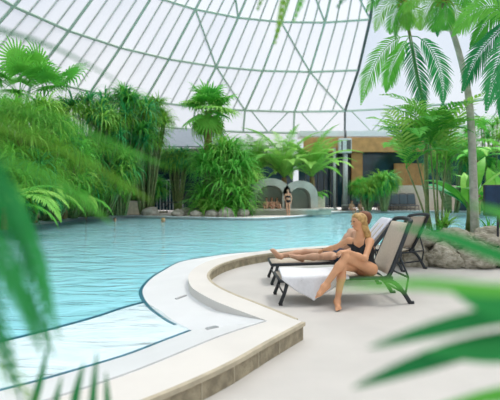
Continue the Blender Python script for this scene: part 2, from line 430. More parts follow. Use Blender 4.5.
t = thing('annex_building', 'low annex with pale grey sloping roof behind the trunked fan palm', 'building', (-6.6, 34.6, .2))
mesh_box('roof', M['roofgrey'], t, (.3, .6, 5.65), (8.5, 2.6, .12), rx=R(38))
mesh_box('fascia', M['greyframe'], t, (.3, -.6, 4.55), (8.5, .3, .35), bev=.02)
mesh_box('glazing', M['darkglass'], t, (.3, .8, 2.2), (8.4, .3, 4.4))
b = MB()
for k in range(14): b.tube([(-1.5+k*.24, -1.2, .0), (-1.5+k*.24, -1.2, 2.3)], .03, 6)
b.tube([(-1.5, -1.2, 2.3), (1.65, -1.2, 2.3)], .04, 6); b.build('railing', M['lampwhite'], t)
# lamp column
t = thing('lamp_column', 'pale grey column with lantern box standing before the annex', 'column', (8.05, 38.0, .1))
b = MB(); b.tube([(0, 0, 0), (0, 0, 4.9)], .21, 12); b.tube([(0, 0, 0), (0, 0, .5)], .30, 12); b.build('pole', M['steelpole'], t, True)
b = MB(); b.box((-.05, 0, 5.45), (1.05, .7, 1.25), bev=.06); lb = b.build('lantern_box', M['lampwhite'], t)
b = MB(); b.box((.22, -.36, 5.45), (.35, .06, .9), bev=.02); b.box((-.35, -.36, 5.45), (.12, .06, .9), bev=.02); b.build('slot', M['greyframe'], lb)
b = MB(); b.tube([(0, 0, 6.05), (0, 0, 6.75)], .10, 8); b.build('hanger', M['greyframe'], t, True)
# little second pole, left of it
t = thing('steel_post', 'slim grey post left of the lantern column', 'post', (7.2, 38.3, .1))
b = MB(); b.tube([(0, 0, 0), (0, 0, 5.3)], .12, 10); b.build('pole', M['steelpole'], t, True)
b = MB(); b.box((0, 0, .1), (.4, .4, .2), bev=.02); b.build('foot', M['steelpole'], t)

# stone seating alcoves
def alcove(px, w_, h_, lab):
    Y = 30.2; x = (px-250)/F*Y
    t = thing('seating_alcove', lab, 'alcove', (x, Y, .1))
    n = 18; prof = []
    for i in range(n+1):
        a = math.pi*i/n; prof.append((-math.cos(a)*w_/2*(1 if True else 1), max(0, math.sin(a))**.75*h_*.55+ (h_*.45)))
    prof = [(-w_/2, 0)]+prof+[(w_/2, 0)]
    th = .46; vs = []; fs = []; m = len(prof)
    for (dy, grow, sc) in ((-.7, 0, 1), (.65, 0, .95)):
        for (x_, z) in prof: vs.append((x_*sc, dy, z*sc))
        for (x_, z) in prof: vs.append((x_*sc*(1-2*th/w_), dy, max(0, z*sc*(1-th/h_))))
    for i in range(m-1):
        o, q = 0, 2*m
        fs += [(i, i+1, q+i+1, q+i), (m+i, m+i+1, q+m+i+1, q+m+i), (i, i+1, m+i+1, m+i), (q+i, q+i+1, q+m+i+1, q+m+i)]
    b = MB(); b.add(vs, fs); b.build('shell', M['concrete'], t, False)
    b = MB(); b.add([(x_*.95, 0.6, z*.95) for x_, z in prof], [tuple(range(m))]); b.add([(x_*.95, 0.7, z*.95) for x_, z in prof], [tuple(range(m))])
    b.build('back_panel', M['concretein'], t)
    return t
alcove(270, 2.75, 2.4, 'arched stone seating alcove holding the seated bathers')
alcove(299, 2.35, 2.25, 'arched stone seating alcove behind the standing bather in black')
t = thing('stone_bench', 'curved pale stone bench running before both alcoves', 'bench', (2.2, 29.55, .1))
b = MB(); b.box((0, 0, .34), (4.4, 1.5, .12), bev=.04); b.build('seat', M['concrete'], t)
b = MB(); b.box((0, .06, .14), (4.1, 1.2, .28), bev=.03); b.build('base', M['concretein'], t)
t = thing('stone_bench', 'low rounded stone slab at the right end of the alcoves', 'bench', (4.75, 29.6, .1))
b = MB(); b.box((0, 0, .38), (1.4, .9, .14), bev=.06); b.build('seat', M['rockfar'], t)
b = MB(); b.box((0, 0, .16), (1.1, .6, .32), bev=.06); b.build('base', M['concretein'], t)

# ------------------------------------------------------------------ rocks
def rock_mesh(seed, m, sub=4):
    bm = bmesh.new(); bmesh.ops.create_icosphere(bm, subdivisions=sub, radius=1)
    for v in bm.verts:
        p = v.co.copy(); o = Vector((seed*7.3, seed*3.1, seed))
        k = 1+.30*noise.noise(p*1.1+o)+.13*noise.noise(p*2.7+o)+.09*noise.noise(p*6+o)+.05*noise.noise(p*13+o)
        q = Vector([math.copysign(abs(c)**.75, c) for c in p]).normalized()*(.72+.28*max(abs(p.x), abs(p.y), abs(p.z)))
        v.co = q*k*1.08
    me = bpy.data.meshes.new('boulder'); bm.to_mesh(me); bm.free(); me.materials.append(m)
    me.polygons.foreach_set('use_smooth', [True]*len(me.polygons)); return me
ord_ = ['leftmost', 'second from left', 'third from left', 'fourth from left', 'fifth from left', 'sixth from left', 'seventh from left', 'eighth from left', 'ninth from left', 'tenth from left', 'eleventh from left', 'twelfth from left']
wl_ = [(3.25, 9.0, .15, .38, .26, .30), (3.78, 8.78, .14, .36, .30, .27), (4.42, 8.70, .17, .42, .30, .30), (5.15, 8.62, .15, .45, .32, .28), (5.95, 8.5, .18, .48, .3, .3), (6.8, 8.4, .17, .5, .3, .3)]
for i, (x, y, z, a, c, d) in enumerate(wl_):
    o = link('boulder', rock_mesh(i+1, M['rock']), None, (x, y, z), (0, 0, rnd.uniform(-.3, .3)), (a, c, d))
    tag(o, f'{ord_[i]} beige boulder in the bottom course of the rock wall', 'rock', 'boulders of the rock wall')
wt_ = [(3.45, 9.12, .52, .40, .28, .20), (4.08, 8.95, .50, .36, .28, .22), (4.75, 8.9, .53, .44, .28, .21), (5.5, 8.8, .52, .46, .3, .23), (6.35, 8.7, .55, .48, .3, .24)]
for i, (x, y, z, a, c, d) in enumerate(wt_):
    o = link('boulder', rock_mesh(i+20, M['rock']), None, (x, y, z), (0, 0, rnd.uniform(-.3, .3)), (a, c, d))
    tag(o, f'{ord_[i]} beige boulder in the top course of the rock wall', 'rock', 'boulders of the rock wall')
fr = [(150, 212, 28.2, 1.0, .55), (178, 214, 27.8, .8, .4), (196, 213.5, 27.2, .75, .35), (212, 213, 27, .7, .42), (226, 212.5, 26.8, .85, .5), (243, 212, 27.2, .6, .45), (186, 207, 29, .9, .5), (205, 206.5, 29, .9, .5), (233, 206, 29, 1.0, .55), (137, 210, 29.2, 1.1, .6)]
fr.sort()
for i, (px, py, Y, a, h_) in enumerate(fr):
    p = P(px, py, Y)
    o = link('boulder', rock_mesh(i+40, M['rockfar'], 2), None, (p.x, Y, .1+h_*.32), (0, 0, rnd.uniform(0, 6)), (a*.6, a*.5, h_*.7))
    tag(o, f'{ord_[i]} grey rock along the far bank below the plants', 'rock', 'rocks of the far bank')

# ------------------------------------------------------------------ loungers
LW = .64
def make_lounger(name, label, cat, fm, sm, group=None, back=R(67), bl=.74):
    """foot end at local x=0, back at x=1.75; y 0..LW; origin on the ground"""
    t = thing(name, label, cat, group=group)
    for k, y in enumerate((0, LW)):
        b = MB(); b.tube([(0, y, .31), (.9, y, .335), (1.45, y, .335)], .025, 8); b.build('side_rail', fm, t, True)
        b = MB(); b.tube([(.10, y, .31), (.06, y, .16), (.0, y, .012)], [.025, .023, .025], 8); b.tube([(-.012, y, .012), (.03, y, .012)], .02, 8); b.build('leg', fm, t, True)
        b = MB(); b.tube(spline([(1.30, y, .33), (1.48, y, .27), (1.60, y, .14), (1.68, y, .015)], 5), .028, 8)
        b.tube([(1.66, y, .018), (1.73, y, .018)], .022, 8); b.build('leg', fm, t, True)
        bx, bz = 1.40+bl*math.cos(back), .35+bl*math.sin(back)
        b = MB(); b.tube(spline([(1.36, y, .335), (1.42, y, .39), (1.40+.5*bl*math.cos(back), y, .35+.5*bl*math.sin(back)), (bx, y*.9+LW*.05, bz)], 5), .029, 8)
        b.build('back_rail', fm, t, True)
        b = MB(); b.tube([(1.40+.45*bl*math.cos(back), y, .35+.45*bl*math.sin(back)), (1.66, y, .34), (1.62, y, .13)], .013, 6); b.build('back_strut', fm, t, True)
    b = MB(); b.tube([(0, 0, .31), (0, LW, .31)], .019, 8); b.tube([(.05, 0, .14), (.05, LW, .14)], .012, 8); b.build('foot_bar', fm, t, True)
    b = MB(); b.tube([(1.60, 0, .14), (1.60, LW, .14)], .014, 8); b.tube([(1.66, 0, .34), (1.66, LW, .34)], .014, 8); b.build('cross_bar', fm, t, True)
    b = MB(); b.tube(spline([(bx, LW*.05, bz), (bx+.03, LW*.12, bz+.04), (bx+.04, LW*.5, bz+.055), (bx+.03, LW*.88, bz+.04), (bx, LW*.95, bz)], 5), .029, 8)
    b.build('head_bar', fm, t, True)
    def sheet(nm, pts, y0, y1):
        b = MB(); vs = []; fs = []; n = 7
        for (x, z, nx, nz) in pts:
            for k in range(n):
                u = k/(n-1); sg = .018*math.sin(math.pi*u); vs.append((x-nx*sg, y0+(y1-y0)*u, z-nz*sg))
        for i in range(len(pts)-1):
            for k in range(n-1): fs.append((i*n+k, i*n+k+1, i*n+n+k+1, i*n+n+k))
        b.add(vs, fs); o = b.build(nm, sm, t, True)
        md = o.modifiers.new('thick', 'SOLIDIFY'); md.thickness = .008; return o
    sheet('seat_sling', [(.01+1.35*i/8, .325+.02*min(1, i/4), 0, 1) for i in range(9)], .015, LW-.015)
    cb, sb = math.cos(back), math.sin(back)
    sheet('back_sling', [(1.39+bl*(.02+.96*i/8)*cb, .365+bl*(.02+.96*i/8)*sb, sb, -cb) for i in range(9)], .02, LW-.02)
    return t
L1 = make_lounger('sun_lounger', 'beige and black sun lounger under the woman in black swimsuit', 'lounger', M['black'], M['sling'], 'beige poolside loungers')
L1.location = (.38, 5.70, 0); L1.rotation_euler = (0, 0, R(3))
L2 = make_lounger('sun_lounger', '', 'lounger', M['black'], M['sling'], 'beige poolside loungers', back=R(50)); L2.location = (.335, 7.0, 0); L2.rotation_euler = (0, 0, R(2))
L2['label'] = 'sun lounger by the curb carrying the person with stretched legs'
L3 = make_lounger('sun_lounger', '', 'lounger', M['black'], M['sling'], 'beige poolside loungers', back=R(60)); L3.location = (1.86, 9.60, 0); L3.rotation_euler = (0, 0, R(-57))
L3['label'] = 'empty sun lounger nearest the boulder wall, back to the wall'

# towels
def grid_mesh(name, fn, nu, nv, m, thick=.012):
    b = MB(); vs = [fn(i/nu, j/nv) for i in range(nu+1) for j in range(nv+1)]
    b.add(vs, [(i*(nv+1)+j, i*(nv+1)+j+1, (i+1)*(nv+1)+j+1, (i+1)*(nv+1)+j) for i in range(nu) for j in range(nv)])
    o = b.build(name, m, None, True); md = o.modifiers.new('thick', 'SOLIDIFY'); md.thickness = thick; md.offset = 1
    return o
def tow(u, v):
    x = .40+.86*u
    hang = .03+.27*max(0, 1-abs(u-.47)/.47)**.9
    y0 = 6.33+.03*x; ye = 5.68+.05*x
    top = y0-ye; s = v*(top+hang)
    z = .362+.007*math.sin(9*u+3*v)
    if s < top: p = (x, y0-s, z)
    else:
        q = s-top; p = (x+.02*math.sin(u*20)*q*3, ye-.012-.10*q-.02*math.sin(u*16)*min(1, q*6), z-q)
    return p
o = grid_mesh('towel', tow, 36, 36, M['towel']); tag(o, 'white towel draped over the foot of the front lounger', 'towel')
def tow2(u, v):
    y = 7.10+.56*u; s = v*1.15; cb, sb = math.cos(R(50)), math.sin(R(50)); bx, bz = .335+1.40, .36
    if s < .62: k = .15+s; p = (bx+k*cb-.03-.01*math.sin(u*14), y, bz+k*sb+.02)
    else:
        k = s-.62; a = min(1, k/.1); p = (bx+.77*cb-.02+.10*a, y, bz+.77*sb+.035+.03*math.sin(a*math.pi)-max(0, k-.05)*1.0)
    return p
o = grid_mesh('towel', tow2, 16, 40, M['towelmauve']); tag(o, 'pale lilac towel hung over the back of the middle lounger', 'towel')

# far loungers
Lg = make_lounger('sun_lounger', '', 'lounger', M['greyframe'], M['slinggrey'], 'grey loungers on the far terrace', back=R(60))
for i, px in enumerate((388, 396.5, 405, 413.5, 422)):
    o = Lg if i == 0 else copy_tree(Lg)
    o.location = ((px-250)/F*36.9-.3, 36.75, .1); o.rotation_euler = (0, 0, R(82)); o.scale = (.9, 1.05, 1.35)
    o['label'] = f'grey sun lounger on the far terrace below the slatted wall, {ord_[i]} of five'
for i, px in enumerate((322, 330, 352, 362)):
    o = copy_tree(Lg); o.location = ((px-250)/F*36.9-.1, 36.75, .1); o.rotation_euler = (0, 0, R(82)); o.scale = (.9, 1.05, 1.25)
    o['label'] = f'dark grey sun lounger in front of the annex glazing, {ord_[i]} of four'
for i, (px, lab) in enumerate(((202, 'leftmost grey sun lounger among the far bank rocks'), (211, 'middle grey sun lounger among the far bank rocks'), (219, 'grey sun lounger among rocks beside the big strap leaved bush'))):
    o = copy_tree(Lg); o.location = ((px-250)/F*28.5+.2, 28.3, .12); o.rotation_euler = (0, 0, R(105)); o['label'] = lab; o['group'] = 'grey loungers on the far bank'
o = copy_tree(Lg); o.location = ((158-250)/F*29, 30.0, .55); o.rotation_euler = (0, 0, R(-20)); o.scale = (1.1,)*3
o['label'] = 'dark sun lounger on the left bank above the yellowish block'
t = thing('stone_block', 'yellowish square stone block at the edge of the left bank', 'block', (-7.55, 28.9, .1))
b = MB(); b.box((0, 0, .45), (1.75, 1.0, .8), bev=.06); b.build('body', M['pot'], t)
b = MB(); b.box((0, 0, .88), (1.85, 1.1, .08), bev=.03); b.build('cap', M['beige'], t)

# dark panel at the right edge
t = thing('notice_board', 'dark navy panel on a black post behind the boulder wall', 'sign', (4.72, 9.15, .5))
b = MB(); b.box((.08, -.55, .80), (.62, .05, .55), bev=.015); b.build('panel', M['navy'], t)
b = MB(); b.box((.08, -.53, .80), (.66, .04, .59), bev=.015); b.build('rim', M['black'], t)
b = MB(); b.tube([(.05, -.49, -.2), (.05, -.49, .9)], .022, 8); b.build('post', M['black'], t, True)

# ------------------------------------------------------------------ people: one continuous surface per body from a smooth distance field
class Body:
    def __init__(s): s.pr = []
    def cap(s, a, b_, ra, rb, k=.03): s.pr.append((np.array(a, float), np.array(b_, float), ra, rb, k)); return s
    def field(s, X, lo, res):
        D = np.full(X.shape[:3], .6, np.float32)
        for a, b_, ra, rb, k in s.pr:
            m = max(ra, rb)+k+3*res+.03
            i0 = np.maximum(0, np.floor((np.minimum(a, b_)-m-lo)/res).astype(int)); i1 = np.minimum(np.array(X.shape[:3]), np.ceil((np.maximum(a, b_)+m-lo)/res).astype(int)+1)
            if np.any(i1 <= i0): continue
            sl = tuple(slice(p, q) for p, q in zip(i0, i1)); p = X[sl]
            ab = b_-a; L2_ = max(1e-9, ab@ab); tt = np.clip(((p-a)@ab)/L2_, 0, 1)
            d = np.linalg.norm(p-a-tt[..., None]*ab, axis=-1)-(ra+(rb-ra)*tt)
            d0 = D[sl]; h = np.clip(.5+.5*(d0-d)/k, 0, 1); D[sl] = d0*(1-h)+d*h-k*h*(1-h)
        return D
def grid_of(body, res):
    lo = np.min([np.minimum(a, b_)-max(ra, rb) for a, b_, ra, rb, k in body.pr], 0)-.05
    hi = np.max([np.maximum(a, b_)+max(ra, rb) for a, b_, ra, rb, k in body.pr], 0)+.05
    n = np.ceil((hi-lo)/res).astype(int)+1
    ax = [lo[i]+res*np.arange(n[i]) for i in range(3)]
    return np.stack(np.meshgrid(*ax, indexing='ij'), -1), lo
def nets(D, lo, res, name, m, parent=None):
    S = D < 0; nx, ny, nz = S.shape
    cr = np.zeros((nx-1, ny-1, nz-1), int)
    for dx in (0, 1):
        for dy in (0, 1):
            for dz in (0, 1): cr += S[dx:nx-1+dx, dy:ny-1+dy, dz:nz-1+dz]
    act = (cr > 0) & (cr < 8); idx = -np.ones(act.shape, int); cells = np.argwhere(act); idx[act] = np.arange(len(cells))
    acc = np.zeros((len(cells), 3)); cnt = np.zeros(len(cells))
    cor = [(x, y, z) for x in (0, 1) for y in (0, 1) for z in (0, 1)]
    for a in cor:
        for ax in range(3):
            if a[ax]: continue
            c = list(a); c[ax] = 1
            ia = cells+a; ic = cells+c
            va = D[ia[:, 0], ia[:, 1], ia[:, 2]]; vc = D[ic[:, 0], ic[:, 1], ic[:, 2]]
            x = (va < 0) != (vc < 0); t = np.where(x, va/np.where(x, va-vc, 1), 0)
            pt = np.array(a, float)[None]+0*cells; pt[:, ax] += t
            acc[x] += pt[x]; cnt[x] += 1
    vs = lo+res*(cells+acc/np.maximum(1, cnt)[:, None]); fs = []
    for ax in range(3):
        a1, a2 = [(1, 2), (2, 0), (0, 1)][ax]
        A = S; B = np.roll(S, -1, ax); ch = A != B
        sl = [slice(1, n-1) for n in S.shape]; sl[ax] = slice(0, S.shape[ax]-1)
        mask = np.zeros_like(ch); mask[tuple(sl)] = ch[tuple(sl)]
        e = np.argwhere(mask)
        if not len(e): continue
        u = np.zeros(3, int); u[a1] = 1; v = np.zeros(3, int); v[a2] = 1
        q = [idx[tuple((e-o).T)] for o in (u+v, v, 0*u, u)]
        ins = A[tuple(e.T)]; q = np.stack(q, 1); q[~ins] = q[~ins][:, ::-1]; fs.append(q)
    fs = np.concatenate(fs); fs = fs[(fs >= 0).all(1)]
    me = bpy.data.meshes.new(name); me.from_pydata(vs.tolist(), [], fs.tolist())
    me.polygons.foreach_set('use_smooth', [True]*len(me.polygons)); me.materials.append(m)
    o = link(name, me, parent); md = o.modifiers.new('soft', 'SMOOTH'); md.factor = .5; md.iterations = 2
    return o
V = lambda *a: np.array(a, float)
def unit(v): v = np.array(v, float); return v/np.linalg.norm(v)
def hand(B, wrist, d, palm, thumb, curl=.35, s=1):
    d, palm, thumb = unit(d), unit(palm), unit(thumb); wrist = np.array(wrist, float)
    ln = [.066, .074, .070, .055]
    for i, off in enumerate((.030, .010, -.010, -.029)):
        kn = wrist+d*.085*s+thumb*off*s
        B.cap(wrist+thumb*off*.55*s+d*.01, kn, .0155*s, .013*s, .014)
        d2 = unit(d+palm*curl); p2 = kn+d2*ln[i]*.52*s; d3 = unit(d+palm*curl*2.6); p3 = p2+d3*ln[i]*.5*s
        B.cap(kn, p2, .0095*s, .0085*s, .005); B.cap(p2, p3, .0085*s, .007*s, .004)
    b0 = wrist+d*.022*s+thumb*.024*s; b1 = b0+unit(d*.6+thumb+palm*.3)*.042*s; b2 = b1+unit(d+thumb*.35+palm*.4)*.034*s
    B.cap(b0, b1, .014*s, .011*s, .008); B.cap(b1, b2, .0105*s, .008*s, .004)
def foot(B, ank, toe, s=1, up=(0, 0, 1)):
    ank = np.array(ank, float); toe = np.array(toe, float); d = unit(toe-ank); up = unit(np.array(up)-d*(d@np.array(up))); sd = np.cross(d, up)
    heel = ank-d*.045*s-up*.035*s
    B.cap(ank, heel, .036*s, .030*s, .03); B.cap(heel, toe-d*.06*s-up*.004, .029*s, .030*s, .03); B.cap(ank, toe-d*.07*s, .036*s, .026*s, .03)
    for i, off in enumerate((.028, .012, -.003, -.017, -.030)):
        B.cap(toe-d*.06*s+sd*off*s, toe-d*(.006+.009*i)*s+sd*off*1.05*s-up*.006, .0125*s, .0105*s-.0006*i, .008)
def person(name, label, J, skin, res=.012, s=1.0, female=True, k=.035, group=None):
    th = .074 if female else .084
    """J: joints of the pose; returns empty, body field parts"""
    B = Body(); T = Body()
    pel, ch, nk, hd = (np.array(J[q], float) for q in ('pelvis', 'chest', 'neck', 'head'))
    face = unit(J['face']); hup = unit(J.get('hup', (0, 0, 1))); face = unit(face-hup*(face@hup)); side = np.cross(hup, face)   # side = its left
    sl, sr, hl, hr = (np.array(J[q], float) for q in ('sl', 'sr', 'hl', 'hr'))
    sw = unit(sl-sr); fwd = unit(np.cross(sw, nk-pel)); wais = pel*.45+ch*.55-(ch-pel)*.12
    for bd in (B, T):
        q = .085*s if female else .095*s
        bd.cap(hl*.72+pel*.28, hr*.72+pel*.28, .098*s, .098*s, .05)
        bd.cap(pel, wais, .108*s, .088*s, .05); bd.cap(wais+sw*.035*s, ch+sw*.055*s, .08*s, q, .05); bd.cap(wais-sw*.035*s, ch-sw*.055*s, .08*s, q, .05)
        bd.cap(ch+sw*.06*s, ch-sw*.06*s, .09*s, .09*s, .05)
        up_ = unit(nk-ch)
        bd.cap(sl-sw*.03*s-up_*.02*s, sr+sw*.03*s-up_*.02*s, .056*s, .056*s, .05)
        if female:
            for sg in (1, -1): bd.cap(ch+sw*sg*.075*s+fwd*.07*s-up_*.01*s, ch+sw*sg*.07*s+fwd*.082*s-up_*.02*s, .056*s, .05*s, .03)
    B.cap(nk-unit(nk-ch)*.05*s, hd-hup*.05*s-face*.02*s, .054*s, .048*s, .035)
    B.cap((sl+sr)/2-hup*.01, nk+hup*.02, .06*s, .05*s, .05)
    # head: skull, jaw, nose, ears
    B.cap(hd+hup*.03*s-face*.022*s, hd+hup*.026*s+face*.022*s, .077*s, .071*s, .03)
    B.cap(hd+face*.020*s-hup*.02*s, hd+face*.045*s-hup*.078*s, .062*s, .030*s, .03)
    B.cap(hd+face*.082*s+hup*.008*s, hd+face*.103*s-hup*.026*s, .009*s, .0135*s, .012)
    B.cap(hd+face*.076*s-hup*.055*s, hd+face*.082*s-hup*.055*s, .013*s, .011*s, .012)
    for sg in (1, -1): B.cap(hd+side*sg*.074*s-face*.012*s-hup*.005*s, hd+side*sg*.078*s-face*.016*s+hup*.026*s, .010*s, .013*s, .006)
    # arms
    for q in 'lr':
        sh, el, wr = (np.array(J[z+q], float) for z in ('s', 'e', 'w')); sd = unit(np.array(J.get('hand'+q, wr-el), float))
        B.cap(sh, el, .046*s, .036*s, .035); B.cap(el, el*.6+wr*.4, .036*s, .037*s, .03); B.cap(el*.65+wr*.35, wr, .037*s, .024*s, .02)
        pm = np.array(J.get('palm'+q, (0, 0, -1)), float); pm = pm-sd*(pm@sd); pm = unit(pm); tb = np.array(J.get('thumb'+q, np.cross(sd, pm)), float); tb = unit(tb-sd*(tb@sd))
        hand(B, wr, sd, pm, tb, J.get('curl', .35), s)
        hi, kn, an, to = (np.array(J[z+q], float) for z in ('h', 'k', 'a', 't'))
        B.cap(hi, kn, th*s, .052*s, .05); B.cap(kn, kn*.66+an*.34, .052*s, .053*s, .03); B.cap(kn*.7+an*.3, an, .053*s, .034*s, .03)
        foot(B, an, to, s, J.get('fup'+q, (0, 0, 1)))
    t = thing(name, label, 'person', tuple(J.get('base', (pel[0], pel[1], 0))), group=group)
    X, lo = grid_of(B, res); X0 = X-np.array(t.location)
    D = B.field(X, lo, res); base = np.array(t.location)
    nets(D, lo-base, res, 'body', skin, t)
    ctx = dict(t=t, X=X, lo=lo, D=D, T=T.field(X, lo, res), res=res, hd=hd, face=face, hup=hup, side=side, pel=pel, ch=ch, nk=nk, sw=sw, fwd=fwd, base=base, s=s, sl=sl, sr=sr, J=J)
    e = MB()
    for sg in (1, -1):
        c = hd+face*.0865*s+side*sg*.031*s+hup*.012*s-base
        bm = bmesh.new(); bmesh.ops.create_uvsphere(bm, u_segments=8, v_segments=6, radius=.0105*s); bm.verts.index_update()
        e.add([v.co+Vector(c) for v in bm.verts], [[v.index for v in f.verts] for f in bm.faces]); bm.free()
    e.build('eyes', M['eye'], t, True)
    e = MB(); c = hd+face*.0865*s-hup*.056*s-base
    e.tube([c-side*.022*s-face*.008*s, c-side*.008*s+face*.004, c+side*.008*s+face*.004, c+side*.022*s-face*.008*s], [.003, .0075, .0075, .003], 6); e.build('lips', M['lip_red'], t, True)
    return ctx
def cloth(c, name, m, region, off=.008, whole=False):
    Dm = np.maximum((c['D'] if whole else np.maximum(c['T'], c['D']-.02))-off, region(c['X'])); Dm = Dm.astype(np.float32)
    Dm[[0, -1]] = .5; Dm[:, [0, -1]] = .5; Dm[:, :, [0, -1]] = .5
    if (Dm < 0).any(): return nets(Dm, c['lo']-c['base'], c['res'], name, m, c['t'])
def hair(c, m, long=0, fall=None, bun=False):
    s = c['s']; h, f, u, sd = c['hd'], c['face'], c['hup'], c['side']; B = Body()
    B.cap(h+u*.036*s-f*.035*s, h+u*.046*s+f*.008*s, .090*s, .082*s, .02)
    B.cap(h+u*.02*s-f*.05*s, h-u*.04*s-f*.055*s, .08*s, .058*s, .02)
    if long:
        d = unit(fall) if fall is not None else V(0, 0, -1)
        for q in (1, 0, -1):
            a = h-f*.045*s+sd*q*.05*s; b_ = a+d*long*.5-f*.035*s; e_ = a+d*long-f*.02*s+sd*q*.01
            B.cap(a, b_, .05*s, .045*s, .02); B.cap(b_, e_, .045*s, .022*s, .02)
    if bun: B.cap(h+u*.09*s-f*.09*s, h+u*.1*s-f*.1*s, .045*s, .045*s, .02)
    X, lo = grid_of(B, c['res']); D = B.field(X, lo, c['res'])
    p = X-h; fr = p@f; up = p@u                       # keep the face free
    D = np.maximum(D, np.minimum(fr*.9-.048*s+np.minimum(.06*s, np.maximum(0, .03*s-up)*1.2), 9)-np.maximum(0, up-.05*s)*1.5)
    return nets(D.astype(np.float32), lo-c['base'], c['res'], 'hair', m, c['t'])

# --- woman on the front lounger
fw = V(-.62, -.55, 0)
J = dict(pelvis=(1.535, 5.97, .44), chest=(1.50, 5.965, .69), neck=(1.45, 5.94, .855), head=(1.425, 5.93, 1.045), face=(-.92, -.36, -.04), hup=(-.05, 0, 1),
         sl=(1.565, 5.84, .80), sr=(1.33, 6.07, .785), hl=(1.585, 5.88, .43), hr=(1.46, 6.03, .43),
         el=(1.445, 5.655, .60), wl=(1.215, 5.60, .70), handl=(-.9, -.12, -.05), palml=(-.1, 0, -1), thumbl=(-.1, .9, .2),
         er=(1.20, 6.32, .665), wr=(1.085, 6.57, .60), handr=(-.35, .85, -.25), palmr=(0, .1, -1), thumbr=(-.8, -.4, 0),
         kl=(1.19, 5.60, .62), al=(.905, 5.50, .275), tl=(.80, 5.44, .155), fupl=(-.6, -.1, .75),
         kr=(1.17, 5.66, .50), ar=(1.075, 5.545, .085), tr=(1.055, 5.36, .02), base=(1.5, 5.97, .36))
J['tr'] = (1.06, 5.375, .022)
wo = person('person', 'blond woman in black swimsuit sitting cross-legged on the front lounger', J, M['skin'], res=.0065, s=.97)
def suit_region(X):
    c = wo; p = X-c['ch']; up = unit(c['nk']-c['pel']); a = p@up; l = p@c['sw']; f = p@c['fwd']
    front = a-.035-np.abs(l)*.62+0*f                    # V neckline in front
    back = a+.02
    top = np.where(f > 0, front, back)
    side = a-.085
    q = X-c['pel']; ql = q@c['sw']; qz = q[..., 2]; qf = q@c['fwd']
    legc = -(qz+.03)-.0+(-np.abs(ql)+.05)*0
    leg = np.maximum(qf-.055-np.maximum(0, qz)*.9, -99)
    return np.maximum(np.maximum(top, side), np.minimum(leg, .5))
suit = cloth(wo, 'swimsuit', M['suit'], suit_region, .009)
b = MB(); bs = np.array(wo['base'])
for sg, sh in ((1, wo['sl']), (-1, wo['sr'])):
    sw, fwd, ch, nk = wo['sw'], wo['fwd'], wo['ch'], wo['nk']; up = unit(nk-wo['pel'])
    pts = [ch+sw*sg*.085+fwd*.10+up*.05, ch+sw*sg*.085+fwd*.085+up*.09, ch+sw*sg*.083+fwd*.045+up*.135, ch+sw*sg*.08-fwd*.01+up*.15, ch+sw*sg*.08-fwd*.06+up*.12, ch+sw*sg*.075-fwd*.095+up*.0]
    b.tube(spline([Vector(p-bs) for p in pts], 4), .008, 6)
b.build('strap', M['suit'], suit, True)
hair(wo, M['hairblond'], .34, (.16, -.03, -1))

# --- person on the middle lounger
J = dict(pelvis=(1.42, 7.27, .46), chest=(1.62, 7.27, .69), neck=(1.74, 7.27, .84), head=(1.83, 7.24, 1.02), face=(-1, -.15, 0), hup=(.1, 0, 1),
         sl=(1.67, 7.09, .80), sr=(1.67, 7.46, .80), hl=(1.40, 7.17, .44), hr=(1.40, 7.37, .44),
         el=(1.62, 6.99, .56), wl=(1.40, 6.98, .47), handl=(-.9, -.2, -.1), er=(1.60, 7.55, .56), wr=(1.38, 7.5, .47), handr=(-.9, .1, -.2),
         kl=(1.05, 6.80, .47), al=(.78, 7.08, .415), tl=(.60, 7.14, .45), fupl=(0, -.6, 1),
         kr=(.90, 7.27, .475), ar=(.45, 7.24, .42), tr=(.33, 7.20, .55), fupr=(-.8, 0, .6), base=(1.4, 7.27, .36))
mn = person('person', 'reclining person in navy shorts with legs stretched on the middle lounger', J, M['skintan'], res=.009, female=False)
def shorts(X):
    q = X-mn['pel']; return np.maximum(np.maximum(q[..., 2]-.10+q[..., 0]*.2, -.25-q[..., 0]), q[..., 0]-.25)
cloth(mn, 'shorts', M['navy'], lambda X: np.maximum(shorts(X), -(X[..., 1]-7.02)), .012, True)
hair(mn, M['hairred'])

# --- far people
def up_pose(x, y, z0, face, h=1.68):
    s = h/1.7; f = unit((*face, 0)); l = np.cross(V(0, 0, 1), f); o = V(x, y, z0)
    g = lambda F_, L_, Z: tuple(o+f*F_*s+l*L_*s+V(0, 0, Z*s))
    return dict(pelvis=g(0, 0, .92), chest=g(.0, 0, 1.22), neck=g(0, 0, 1.42), head=g(.02, 0, 1.585), face=tuple(f), sl=g(0, .165, 1.37), sr=g(0, -.165, 1.37), hl=g(0, .085, .90), hr=g(0, -.085, .90),
        el=g(-.02, .23, 1.10), wl=g(.06, .22, .86), handl=(f[0]*.2, f[1]*.2, -1), palml=tuple(-l), thumbl=tuple(f), er=g(.02, -.25, 1.12), wr=g(.14, -.14, .95), handr=(*(f*.6+l*.4)[:2], -.4), palmr=tuple(l), thumbr=tuple(f),
        kl=g(.02, .09, .49), al=g(0, .09, .085), tl=g(.16, .10, .03), kr=g(.10, -.06, .50), ar=g(-.02, -.04, .10), tr=g(.14, -.03, .03), base=(x, y, z0)), s
